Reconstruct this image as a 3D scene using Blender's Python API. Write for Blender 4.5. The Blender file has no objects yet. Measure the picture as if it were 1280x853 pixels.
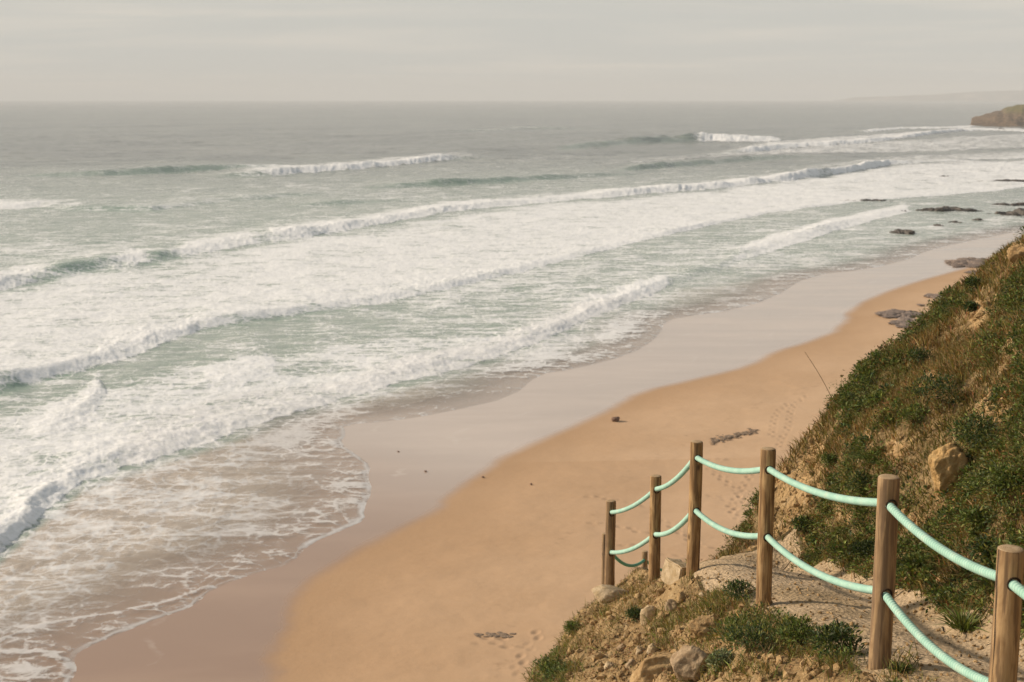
import bpy, bmesh, math
import numpy as np
from mathutils import Vector

R = math.radians
rng = np.random.default_rng(11)
sc = bpy.context.scene
C = sc.collection

# ---------------------------------------------------------------- camera geometry
F, PW, PH = 1778.0, 1280.0, 853.0
EYE = 22.0
HZ = 123.8                                     # horizon row of the photograph
PITCH = math.atan((PH / 2 - HZ) / F)
cp, sp = math.cos(PITCH), math.sin(PITCH)

def ray(px, py):
    x = (np.asarray(px, float) - PW / 2) / F
    y = -(np.asarray(py, float) - PH / 2) / F
    return x, cp + y * sp, -sp + y * cp

def ground(px, py, z=0.0):
    dx, dy, dz = ray(px, py)
    t = (z - EYE) / dz
    return dx * t, dy * t

def atY(px, py, Y):
    dx, dy, dz = ray(px, py)
    t = Y / dy
    return np.array([dx * t, Y + 0 * t, EYE + dz * t])

def to_px(x, y, z):
    zz = z - EYE
    d = y * cp - zz * sp
    up = y * sp + zz * cp
    d = np.maximum(d, 1e-3)
    return PW / 2 + F * x / d, PH / 2 - F * up / d

# ---------------------------------------------------------------- numpy noise
_perm = np.random.default_rng(5).permutation(4096)
_val = np.random.default_rng(6).random(4096)

def _h(ix, iy):
    return _val[(_perm[(ix & 4095)] + iy) & 4095]

def vnoise(x, y):
    ix, iy = np.floor(x).astype(np.int64), np.floor(y).astype(np.int64)
    fx, fy = x - ix, y - iy
    fx = fx * fx * fx * (fx * (fx * 6 - 15) + 10)
    fy = fy * fy * fy * (fy * (fy * 6 - 15) + 10)
    a, b = _h(ix, iy), _h(ix + 1, iy)
    c, d = _h(ix, iy + 1), _h(ix + 1, iy + 1)
    return (a + (b - a) * fx) + ((c + (d - c) * fx) - (a + (b - a) * fx)) * fy

def fbm(x, y, octaves=4, gain=0.5, lac=2.03):
    s, a, n = 0.0, 1.0, 0.0
    for k in range(octaves):
        s = s + a * (vnoise(x + 17.3 * k, y - 9.1 * k) - 0.5)
        n += a
        a *= gain
        x, y = (x * 0.8 - y * 0.6) * lac, (x * 0.6 + y * 0.8) * lac
    return s / n * 2.0        # about -1..1

def ridged(x, y, octaves=3):
    s, a, n = 0.0, 1.0, 0.0
    for k in range(octaves):
        s = s + a * (1 - np.abs(2 * vnoise(x + 31.7 * k, y + 5.3 * k) - 1))
        n += a
        a *= 0.5
        x, y = (x * 0.8 - y * 0.6) * 2.1, (x * 0.6 + y * 0.8) * 2.1
    return s / n

def sstep(a, b, x):
    t = np.clip((x - a) / (b - a), 0, 1)
    return t * t * (3 - 2 * t)

# ---------------------------------------------------------------- mesh helpers
def mesh_np(name, V, faces, mat=None, parent=None, attrs=None, smooth=True):
    """faces: list of int arrays (n,3) or (n,4)"""
    me = bpy.data.meshes.new(name)
    V = np.asarray(V, np.float32)
    me.vertices.add(len(V))
    me.vertices.foreach_set('co', V.ravel())
    loops = np.concatenate([np.asarray(f, np.int32).ravel() for f in faces])
    tot = np.concatenate([np.full(len(f), np.asarray(f).shape[1], np.int32) for f in faces])
    start = np.concatenate([[0], np.cumsum(tot)[:-1]]).astype(np.int32)
    me.loops.add(len(loops))
    me.loops.foreach_set('vertex_index', loops)
    me.polygons.add(len(tot))
    me.polygons.foreach_set('loop_start', start)
    me.update(calc_edges=True)
    me.polygons.foreach_set('use_smooth', np.full(len(tot), bool(smooth)))
    for k, a in (attrs or {}).items():
        a = np.asarray(a, np.float32)
        if a.ndim == 1:
            at = me.attributes.new(k, 'FLOAT', 'POINT')
            at.data.foreach_set('value', a)
        else:
            at = me.attributes.new(k, 'FLOAT_COLOR', 'POINT')
            if a.shape[1] == 3:
                a = np.concatenate([a, np.ones((len(a), 1), np.float32)], 1)
            at.data.foreach_set('color', a.ravel())
    me.validate()
    ob = bpy.data.objects.new(name, me)
    C.objects.link(ob)
    if mat:
        me.materials.append(mat)
    if parent:
        ob.parent = parent
    return ob

def grid_faces(nr, nc, keep=None):
    i = np.arange(nr * nc).reshape(nr, nc)
    f = np.stack([i[:-1, :-1], i[:-1, 1:], i[1:, 1:], i[1:, :-1]], -1).reshape(-1, 4)
    if keep is not None:
        f = f[keep[f].all(1)]
    return f

def compact(V, f, attrs):
    used = np.zeros(len(V), bool)
    used[f.ravel()] = True
    m = np.cumsum(used) - 1
    return V[used], m[f], {k: a[used] for k, a in attrs.items()}

def tag(o, label=None, cat=None, group=None, kind=None):
    if label: o['label'] = label
    if cat: o['category'] = cat
    if group: o['group'] = group
    if kind: o['kind'] = kind
    return o

def thing(name, label, cat, loc=(0, 0, 0), group=None):
    o = bpy.data.objects.new(name, None)
    C.objects.link(o)
    o.location = loc
    o.empty_display_size = 0.2
    return tag(o, label, cat, group)

# ---------------------------------------------------------------- material helpers
class NT:
    def __init__(self, name):
        self.m = bpy.data.materials.new(name)
        self.m.use_nodes = True
        self.t = self.m.node_tree
        self.t.nodes.clear()
        self.out = self.n('ShaderNodeOutputMaterial')
    def n(self, kind, **kw):
        nd = self.t.nodes.new(kind)
        for k, v in kw.items():
            setattr(nd, k, v)
        return nd
    def l(self, a, b):
        self.t.links.new(a, b)
    def put(self, sock, v):
        if hasattr(v, 'is_output') or isinstance(v, bpy.types.NodeSocket):
            self.l(v, sock)
        else:
            if isinstance(v, tuple) and len(v) == 3 and sock.type == 'RGBA':
                v = (*v, 1)
            sock.default_value = v
    def attr(self, name, out='Fac'):
        a = self.n('ShaderNodeAttribute', attribute_name=name)
        return a.outputs[out]
    def coord(self):
        return self.n('ShaderNodeTexCoord').outputs['Object']
    def mapping(self, vec, scale=(1, 1, 1), rot=(0, 0, 0), loc=(0, 0, 0)):
        m = self.n('ShaderNodeMapping')
        self.l(vec, m.inputs[0])
        m.inputs['Scale'].default_value = scale
        m.inputs['Rotation'].default_value = rot
        m.inputs['Location'].default_value = loc
        return m.outputs[0]
    def noise(self, vec, scale, detail=4, rough=0.5, dist=0.0, out='Fac'):
        n = self.n('ShaderNodeTexNoise')
        self.l(vec, n.inputs['Vector'])
        n.inputs['Scale'].default_value = scale
        n.inputs['Detail'].default_value = detail
        n.inputs['Roughness'].default_value = rough
        n.inputs['Distortion'].default_value = dist
        return n.outputs[out]
    def voronoi(self, vec, scale, feature='F1'):
        n = self.n('ShaderNodeTexVoronoi', feature=feature)
        self.l(vec, n.inputs['Vector'])
        n.inputs['Scale'].default_value = scale
        return n.outputs['Distance']
    def math(self, op, a, b=0.0, c=0.0, clamp=False):
        n = self.n('ShaderNodeMath', operation=op, use_clamp=clamp)
        for i, v in enumerate((a, b, c)):
            self.put(n.inputs[i], v)
        return n.outputs[0]
    def rng(self, v, a, b, c=0.0, d=1.0, smooth=True):
        n = self.n('ShaderNodeMapRange', interpolation_type='SMOOTHSTEP' if smooth else 'LINEAR')
        self.put(n.inputs['Value'], v)
        for k, x in zip(('From Min', 'From Max', 'To Min', 'To Max'), (a, b, c, d)):
            self.put(n.inputs[k], x)
        return n.outputs[0]
    def mix(self, fac, a, b):
        n = self.n('ShaderNodeMix', data_type='RGBA')
        self.put(n.inputs[0], fac)
        self.put(n.inputs[6], a)
        self.put(n.inputs[7], b)
        return n.outputs[2]
    def fmix(self, fac, a, b):
        n = self.n('ShaderNodeMix', data_type='FLOAT')
        self.put(n.inputs[0], fac)
        self.put(n.inputs[2], a)
        self.put(n.inputs[3], b)
        return n.outputs[0]
    def mul(self, a, b):
        n = self.n('ShaderNodeMix', data_type='RGBA', blend_type='MULTIPLY')
        n.inputs[0].default_value = 1
        self.put(n.inputs[6], a)
        self.put(n.inputs[7], b)
        return n.outputs[2]
    def bump(self, h, strength=0.5, dist=0.02):
        n = self.n('ShaderNodeBump')
        n.inputs['Strength'].default_value = strength
        n.inputs['Distance'].default_value = dist
        self.l(h, n.inputs['Height'])
        return n.outputs[0]
    def bsdf(self, color, rough=0.8, normal=None, spec=0.3, **kw):
        b = self.n('ShaderNodeBsdfPrincipled')
        self.put(b.inputs['Base Color'], color)
        self.put(b.inputs['Roughness'], rough)
        self.put(b.inputs['Specular IOR Level'], spec)
        for k, v in kw.items():
            self.put(b.inputs[k.replace('_', ' ')], v)
        if normal is not None:
            self.l(normal, b.inputs['Normal'])
        return b.outputs[0]
    def done(self, shader):
        self.l(shader, self.out.inputs['Surface'])
        return self.m

# ================================================================ CAMERA, SKY, SUN
cam = bpy.data.cameras.new('camera')
cam.sensor_width = 36.0
cam.lens = 36.0 * F / PW
cam.clip_start = 0.1
cam.clip_end = 120000
cam.dof.use_dof = True
cam.dof.focus_distance = 9.6
cam.dof.aperture_fstop = 5.0
co = bpy.data.objects.new('camera', cam)
co.location = (0, 0, EYE)
co.rotation_euler = (R(90) - PITCH, 0, 0)
C.objects.link(co)
sc.camera = co

SUN_EL, SUN_AZ = R(26), R(-77)       # azimuth from +Y (view direction), towards -X (left, over the sea)
world = bpy.data.worlds.new('World')
sc.world = world
world.use_nodes = True
wt = world.node_tree
wt.nodes.clear()
def wn(kind, **kw):
    nd = wt.nodes.new(kind)
    for k, v in kw.items(): setattr(nd, k, v)
    return nd
wo = wn('ShaderNodeOutputWorld')
bg = wn('ShaderNodeBackground')
bg.inputs['Strength'].default_value = 0.1
sky = wn('ShaderNodeTexSky', sky_type='NISHITA')
sky.sun_disc = False
sky.sun_elevation = SUN_EL
sky.sun_rotation = SUN_AZ
sky.air_density = 1.2
sky.dust_density = 4.0
tc = wn('ShaderNodeTexCoord')
sepv = wn('ShaderNodeSeparateXYZ')
wt.links.new(tc.outputs['Generated'], sepv.inputs[0])
# a veil of thin high cloud: streaks lie on a flat layer overhead
def wmath(op, a, b):
    n = wn('ShaderNodeMath', operation=op)
    for i, v in enumerate((a, b)):
        if isinstance(v, bpy.types.NodeSocket): wt.links.new(v, n.inputs[i])
        else: n.inputs[i].default_value = v
    return n.outputs[0]
zc = wmath('MAXIMUM', wmath('ADD', sepv.outputs[2], 0.05), 0.05)
comb = wn('ShaderNodeCombineXYZ')
wt.links.new(wmath('DIVIDE', sepv.outputs[0], zc), comb.inputs[0])
wt.links.new(wmath('DIVIDE', sepv.outputs[1], zc), comb.inputs[1])
cn = wn('ShaderNodeTexNoise')
cmap = wn('ShaderNodeMapping')
cmap.inputs['Scale'].default_value = (0.16, 0.26, 1)
cmap.inputs['Rotation'].default_value = (0, 0, R(-6))
wt.links.new(comb.outputs[0], cmap.inputs[0])
wt.links.new(cmap.outputs[0], cn.inputs['Vector'])
cn.inputs['Scale'].default_value = 1.6
cn.inputs['Detail'].default_value = 7
cn.inputs['Roughness'].default_value = 0.55
cn.inputs['Distortion'].default_value = 0.5
ramp = wn('ShaderNodeMapRange', interpolation_type='SMOOTHSTEP')
wt.links.new(cn.outputs['Fac'], ramp.inputs[0])
ramp.inputs[1].default_value = 0.40
ramp.inputs[2].default_value = 0.78
cloudc = wn('ShaderNodeMix', data_type='RGBA')
wt.links.new(ramp.outputs[0], cloudc.inputs[0])
cloudc.inputs[6].default_value = (6.0, 6.0, 5.6, 1)      # grey green veil
cloudc.inputs[7].default_value = (7.9, 7.3, 6.4, 1)        # creamy streaks
veil = wn('ShaderNodeMix', data_type='RGBA')
vf = wn('ShaderNodeMapRange', interpolation_type='SMOOTHSTEP')
wt.links.new(sepv.outputs[2], vf.inputs[0])
vf.inputs[1].default_value = 0.10
vf.inputs[2].default_value = 0.70
vf.inputs[3].default_value = 0.93
vf.inputs[4].default_value = 0.22
wt.links.new(vf.outputs[0], veil.inputs[0])
wt.links.new(sky.outputs[0], veil.inputs[6])
wt.links.new(cloudc.outputs[2], veil.inputs[7])
wt.links.new(veil.outputs[2], bg.inputs['Color'])
wt.links.new(bg.outputs[0], wo.inputs['Surface'])

sun = bpy.data.lights.new('sun', 'SUN')
sun.energy = 5.0
sun.angle = R(2.5)
sun.color = (1.0, 0.85, 0.69)
so = bpy.data.objects.new('sun', sun)
sd = Vector((math.sin(SUN_AZ) * math.cos(SUN_EL), math.cos(SUN_AZ) * math.cos(SUN_EL), math.sin(SUN_EL)))
so.rotation_euler = sd.to_track_quat('Z', 'Y').to_euler()
so.location = (-60, 20, 80)
C.objects.link(so)

vs = sc.view_settings
vs.view_transform = 'Standard'
vs.look = 'None'
vs.exposure = 0.0
vs.gamma = 1.0
vs.use_curve_mapping = False
sc.cycles.use_denoising = True
sc.cycles.max_bounces = 6
sc.cycles.transparent_max_bounces = 12
sc.cycles.volume_bounces = 1

# ================================================================ SEA AND BEACH LAYOUT
# shoreline (edge of the thinnest sheet of water) and edge of the wet sand, as points of the beach plane
SHORE = [(40, 960), (70, 900), (88, 853), (97, 838), (92, 826), (98, 815), (120, 805), (165, 786), (205, 771), (245, 757), (262, 738),
         (320, 716), (365, 705), (385, 681), (430, 662), (457, 650), (454, 638), (466, 612), (459, 597), (464, 582), (448, 570), (425, 555),
         (433, 543), (428, 531), (497, 526), (560, 515), (640, 497), (673, 468), (716, 462), (788, 444), (824, 421), (831, 401),
         (870, 394), (910, 389), (965, 374), (1010, 345), (1090, 336), (1140, 323), (1155, 315), (1190, 306), (1290, 286), (1500, 262), (2200, 235)]
WET = [(318, 960), (328, 880), (338, 830), (347, 795), (368, 745), (400, 715), (450, 685), (510, 655), (545, 638), (562, 618), (600, 590), (640, 565),
       (700, 540), (760, 513), (798, 490), (870, 474), (940, 457), (966, 440), (1010, 428), (1050, 412), (1064, 384), (1110, 364),
       (1150, 351), (1190, 340), (1212, 334), (1245, 318), (1290, 298), (1500, 272), (2200, 245)]

def poly_ground(pts):
    p = np.array(pts, float)
    x, y = ground(p[:, 0], p[:, 1])
    return np.stack([x, y], 1)

def chaikin(p, n=2):
    for _ in range(n):
        q = np.empty((2 * len(p) - 2, 2))
        q[0::2] = p[:-1] * 0.75 + p[1:] * 0.25
        q[1::2] = p[:-1] * 0.25 + p[1:] * 0.75
        p = np.concatenate([p[:1], q, p[-1:]])
    return p

def dist_poly(px, py, P):
    """unsigned distance to the polyline P, and which side (left of travel = +)"""
    best = np.full(px.shape, 1e18)
    for (ax, ay), (bx, by) in zip(P[:-1], P[1:]):
        dx, dy = bx - ax, by - ay
        L = dx * dx + dy * dy
        if L < 1e-9: continue
        t = np.clip(((px - ax) * dx + (py - ay) * dy) / L, 0, 1)
        d = (px - ax - t * dx) ** 2 + (py - ay - t * dy) ** 2
        np.minimum(best, d, out=best)
    return np.sqrt(best)

def inside(px, py, poly):
    c = np.zeros(px.shape, bool)
    n = len(poly)
    for i in range(n):
        x1, y1 = poly[i]; x2, y2 = poly[(i + 1) % n]
        if y1 == y2: continue
        cond = ((y1 > py) != (y2 > py))
        xi = (x2 - x1) * (py - y1) / (y2 - y1) + x1
        c ^= cond & (px < xi)
    return c

SH = chaikin(poly_ground(SHORE), 1)
WL = chaikin(poly_ground(WET), 1)
SH_poly = np.concatenate([SH, [[60000, SH[-1, 1]], [60000, 90000], [-60000, 90000], [-60000, SH[0, 1]]]])
WL_poly = np.concatenate([WL, [[60000, WL[-1, 1]], [60000, 90000], [-60000, 90000], [-60000, WL[0, 1]]]])

def signed(px, py, line, poly, near=None):
    d = dist_poly(px, py, line)
    ins = inside(px, py, poly)
    return np.where(ins, -d, d)           # negative on the water side

def cols(step):
    mid = np.arange(-40, 1320.1, step)
    lo = -40 - np.cumsum(np.linspace(step, 30, 48))[::-1]
    hi = 1320 + np.cumsum(np.linspace(step, 30, 48))
    return np.concatenate([lo, mid, hi])

def pixgrid(u, v):
    U, V = np.meshgrid(u, v)
    X, Y = ground(U, V)
    return U.ravel(), V.ravel(), X.ravel(), Y.ravel()

# ---------------------------------------------------------------- the sand
u = cols(1.15)
v = np.concatenate([np.arange(256, 300, 0.7), np.arange(300, 853, 1.05), np.linspace(854, 1500, 60)])
U, V, X, Y = pixgrid(u, v)
s = signed(X, Y, SH, SH_poly)
wob = 0.55 * fbm(X * 0.35, Y * 0.35, 4) + 0.12 * fbm(X * 1.7, Y * 1.7, 3)
w = signed(X + wob, Y + 1.3 * wob, WL, WL_poly)
zs = np.where(s < 0, 0.035 * s, 0.0) + 0.022 * np.minimum(np.maximum(w, 0), 90) * sstep(0, 6, w)
zs += sstep(-1, 6, w) * (0.10 * fbm(X * 0.09, Y * 0.09, 3) + 0.035 * fbm(X * 0.5, Y * 0.5, 3))
zs = np.maximum(zs, -1.5)
disturb = np.zeros_like(zs)

# trails of footprints: real hollows with small rims
def sand_z(x, y):
    ww = signed(np.array([x]), np.array([y]), WL, WL_poly)[0]
    return 0.022 * min(max(ww, 0), 90)

def zoom3(p): return [(a / 4.738 + 740, b / 4.738 + 540) for a, b in p]
def zoom4(p): return [(a / 3.553 + 940, b / 3.553 + 420) for a, b in p]
TRAILS = [zoom3(p) for p in (
    [(690, 185), (770, 250), (830, 300), (880, 350), (905, 390), (930, 440), (935, 510)],
    [(960, 210), (905, 290), (870, 350), (840, 400), (845, 460), (870, 500), (915, 550)],
    [(-60, 345), (60, 352), (130, 368), (250, 385), (350, 415)],
    [(150, 520), (240, 548), (340, 575), (420, 590)],
    [(420, 480), (500, 550), (560, 600), (640, 650), (700, 670), (840, 692)],
    [(405, 690), (560, 730), (740, 755)],
    [(680, 345), (740, 360), (810, 380), (845, 480)],
    [(-40, 500), (20, 505), (150, 525)],
    [(150, 635), (230, 645), (330, 640)],
    [(660, 138), (780, 140), (880, 138)])]
TRAILS += [zoom4(p) for p in (
    [(165, 285), (110, 330), (95, 380), (90, 440)],
    [(250, 250), (195, 285), (170, 330), (165, 400), (130, 450), (120, 500)])]
TRAILS += [[(590, 793), (612, 797), (640, 800), (668, 806)],
           [(640, 838), (662, 800), (676, 780)], [(600, 786), (640, 795)]]
prints = []
for tr in TRAILS:
    P = np.array([ground(a, b, 0.5) for a, b in tr])
    for _ in range(2):
        P = chaikin(P, 1)
    seg = np.hypot(*np.diff(P, axis=0).T)
    cum = np.concatenate([[0], np.cumsum(seg)])
    n = int(cum[-1] / 0.62)
    for k in range(n):
        q = (k + 0.5) * 0.62 + rng.normal(0, 0.05)
        x, y = np.interp(q, cum, P[:, 0]), np.interp(q, cum, P[:, 1])
        x2, y2 = np.interp(q + 0.1, cum, P[:, 0]), np.interp(q + 0.1, cum, P[:, 1])
        d = math.hypot(x2 - x, y2 - y) or 1
        tx, ty = (x2 - x) / d, (y2 - y) / d
        side = 0.13 if k % 2 else -0.13
        prints.append((x - ty * side, y + tx * side, tx, ty))
Yg = Y.reshape(len(v), len(u))[:, 0]
Ug = U.reshape(len(v), len(u))[0]
Z2 = zs.reshape(len(v), len(u)); D2 = disturb.reshape(len(v), len(u))
X2 = X.reshape(len(v), len(u)); Y2 = Y.reshape(len(v), len(u))
for (x, y, tx, ty) in prints:
    i0 = np.searchsorted(-Yg, -(y + 1.2)); i1 = np.searchsorted(-Yg, -(y - 1.2))
    if i1 - i0 < 2: continue
    j = np.where(np.abs(X2[(i0 + i1) // 2] - x) < 0.9)[0]
    if len(j) < 2: continue
    sl = (slice(i0, i1), slice(j[0], j[-1] + 1))
    dx, dy = X2[sl] - x, Y2[sl] - y
    a = (dx * tx + dy * ty) / 0.20
    b = (-dx * ty + dy * tx) / 0.13
    r2 = a * a + b * b
    pk = 0.45 + 0.75 * abs(math.sin(x * 1.7 + y * 0.9)) ** 1.5
    Z2[sl] += -0.04 * np.exp(-r2) * pk + 0.008 * pk * np.exp(-((np.sqrt(r2) - 1.7) / 0.45) ** 2)
    D2[sl] = np.maximum(D2[sl], pk * np.exp(-r2 * 0.9))
wet = sstep(0.8, -0.6, w)
damp = np.exp(-np.maximum(w, 0) / np.where(Y < 85, 13.0, 5.0))
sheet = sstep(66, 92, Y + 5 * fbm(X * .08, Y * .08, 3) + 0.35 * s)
keep = (s > -14)
f = grid_faces(len(v), len(u), keep)[:, ::-1]
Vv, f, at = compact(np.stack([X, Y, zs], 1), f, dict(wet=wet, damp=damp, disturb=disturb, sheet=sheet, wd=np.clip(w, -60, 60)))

t = NT('sand')
P = t.coord()
wetA, dampA, disA = t.attr('wet'), t.attr('damp'), t.attr('disturb')
n1 = t.noise(P, 0.12, 5, 0.55)
n2 = t.noise(P, 3.0, 6, 0.6)
n0 = t.noise(t.mapping(P, (0.03, 0.10, 1), (0, 0, R(-50))), 1.0, 5, 0.55)
dry = t.mix(t.rng(t.math('ADD', t.math('MULTIPLY', n1, .5), t.math('MULTIPLY', n0, .5)), 0.36, 0.64), (0.49, 0.33, 0.198), (0.56, 0.39, 0.245))
dry = t.mix(t.math('MULTIPLY', t.rng(n2, 0.35, 0.75), 0.25), dry, (0.60, 0.43, 0.28))
dry = t.mix(t.math('MULTIPLY', dampA, 0.65), dry, (0.38, 0.23, 0.12))
dry = t.mix(t.math('MULTIPLY', disA, 0.42), dry, (0.27, 0.18, 0.11))
mp = t.mapping(P, (0.05, 0.16, 1), (0, 0, R(-58)))
streak = t.noise(mp, 1.2, 4, 0.5, 0.3)
wcol = t.mix(t.rng(streak, 0.35, 0.7), (0.31, 0.19, 0.115), (0.36, 0.23, 0.145))
wcol = t.mix(t.attr('sheet'), wcol, t.mix(t.rng(streak, 0.35, 0.7), (0.46, 0.365, 0.295), (0.54, 0.435, 0.355)))  # pale thin-water colour, also standing in for sky reflection on the wet sand
wdv = t.math('ADD', t.attr('wd'), t.math('MULTIPLY_ADD', t.noise(P, 0.10, 5, .6), 9.0, -4.5))
marks = t.math('MAXIMUM', t.rng(t.math('ABSOLUTE', t.math('ADD', wdv, 5.0)), 0.0, .35, 1, 0), t.rng(t.math('ABSOLUTE', t.math('ADD', wdv, 11.0)), 0.0, .3, 1, 0))
marks = t.math('MULTIPLY', marks, t.rng(t.noise(P, 0.35, 4, .6), .45, .65))
wcol = t.mix(t.math('MULTIPLY', marks, .35), wcol, (0.62, 0.53, 0.44))
wrack = t.math('MULTIPLY', t.rng(t.math('ABSOLUTE', t.math('SUBTRACT', wdv, 9.0)), 0.0, .5, 1, 0), t.rng(t.noise(P, 1.6, 6, .7), .52, .66))
dry = t.mix(t.math('MULTIPLY', wrack, .35), dry, (0.25, 0.165, 0.10))
dry = t.mix(t.rng(t.noise(P, 0.9, 8, .75), .5, .8, 0, .22), dry, (0.36, 0.235, 0.14))
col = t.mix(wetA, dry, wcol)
rough = t.fmix(wetA, 0.9, t.rng(streak, 0.3, 0.7, 0.14, 0.22))
spec = t.fmix(wetA, 0.12, 0.85)
hb = t.math('ADD', t.math('MULTIPLY', n2, 0.5), t.noise(P, 0.6, 4, 0.5))
bm_ = t.n('ShaderNodeBump')
t.put(bm_.inputs['Strength'], t.fmix(wetA, 0.5, 0.03))
bm_.inputs['Distance'].default_value = 0.06
t.l(hb, bm_.inputs['Height'])
M_sand = t.done(t.bsdf(col, rough, bm_.outputs[0], spec))
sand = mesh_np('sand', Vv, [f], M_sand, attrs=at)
tag(sand, 'orange beach sand, wet and shining along the water', None, kind='structure')

# ---------------------------------------------------------------- the sea
u = cols(1.12)
Yfar = np.array([17000, 15500, 14000, 12800, 11500, 9500, 7800, 6500, 5600, 4900, 4300, 3850])
vfar = np.array([PH / 2 - F * math.tan(PITCH - math.atan(EYE / y)) for y in Yfar])
v0 = vfar[-1]
v = np.concatenate([vfar, np.arange(v0 + 0.35, 180, 0.42), np.arange(180, 300, 0.65), np.arange(300, 870, 1.0), np.linspace(872, 960, 14)])
U, V, X, Y = pixgrid(u, v)
n = len(X)
nearm = V > 225
s = np.full(n, -500.0)
s[nearm] = signed(X[nearm], Y[nearm], SH, SH_poly)
keep = s < 1.0

# frame of the wave crests
ca, sa = 0.53, 0.85
along = X * ca + Y * sa
across = -X * sa + Y * ca

def L(pts):
    p = np.array(pts, float)
    return p[:, 0], p[:, 1], p[:, 2:]

def lineY(uu, vv):
    return ground(np.zeros_like(uu), vv)[1]

mean = 0.9 * fbm(X * 0.12, Y * 0.12, 3)                    # meander of fronts, metres
scal = 0.75 * (ridged(X * 0.33, Y * 0.33, 3) - 0.6) * 2
rfar = np.clip(170.0 / np.hypot(X, Y), 0, 1)
lump = fbm(X * 0.9, Y * 0.9, 4, 0.6) * rfar
heave = fbm(along * 0.035 + across * .01, across * 0.02 + 7, 3)
billow = fbm(along * 0.11 + 3, across * 0.06, 3)
nib = fbm(X * 1.4 + 8, Y * 1.4, 3)
lump2 = 0.6 + (ridged(X * 0.55 + 3, Y * 0.55, 4) - 0.6) * rfar
Z = np.zeros(n)
foam = np.zeros(n)
green = np.zeros(n)
wave_near = np.zeros(n)

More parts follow.
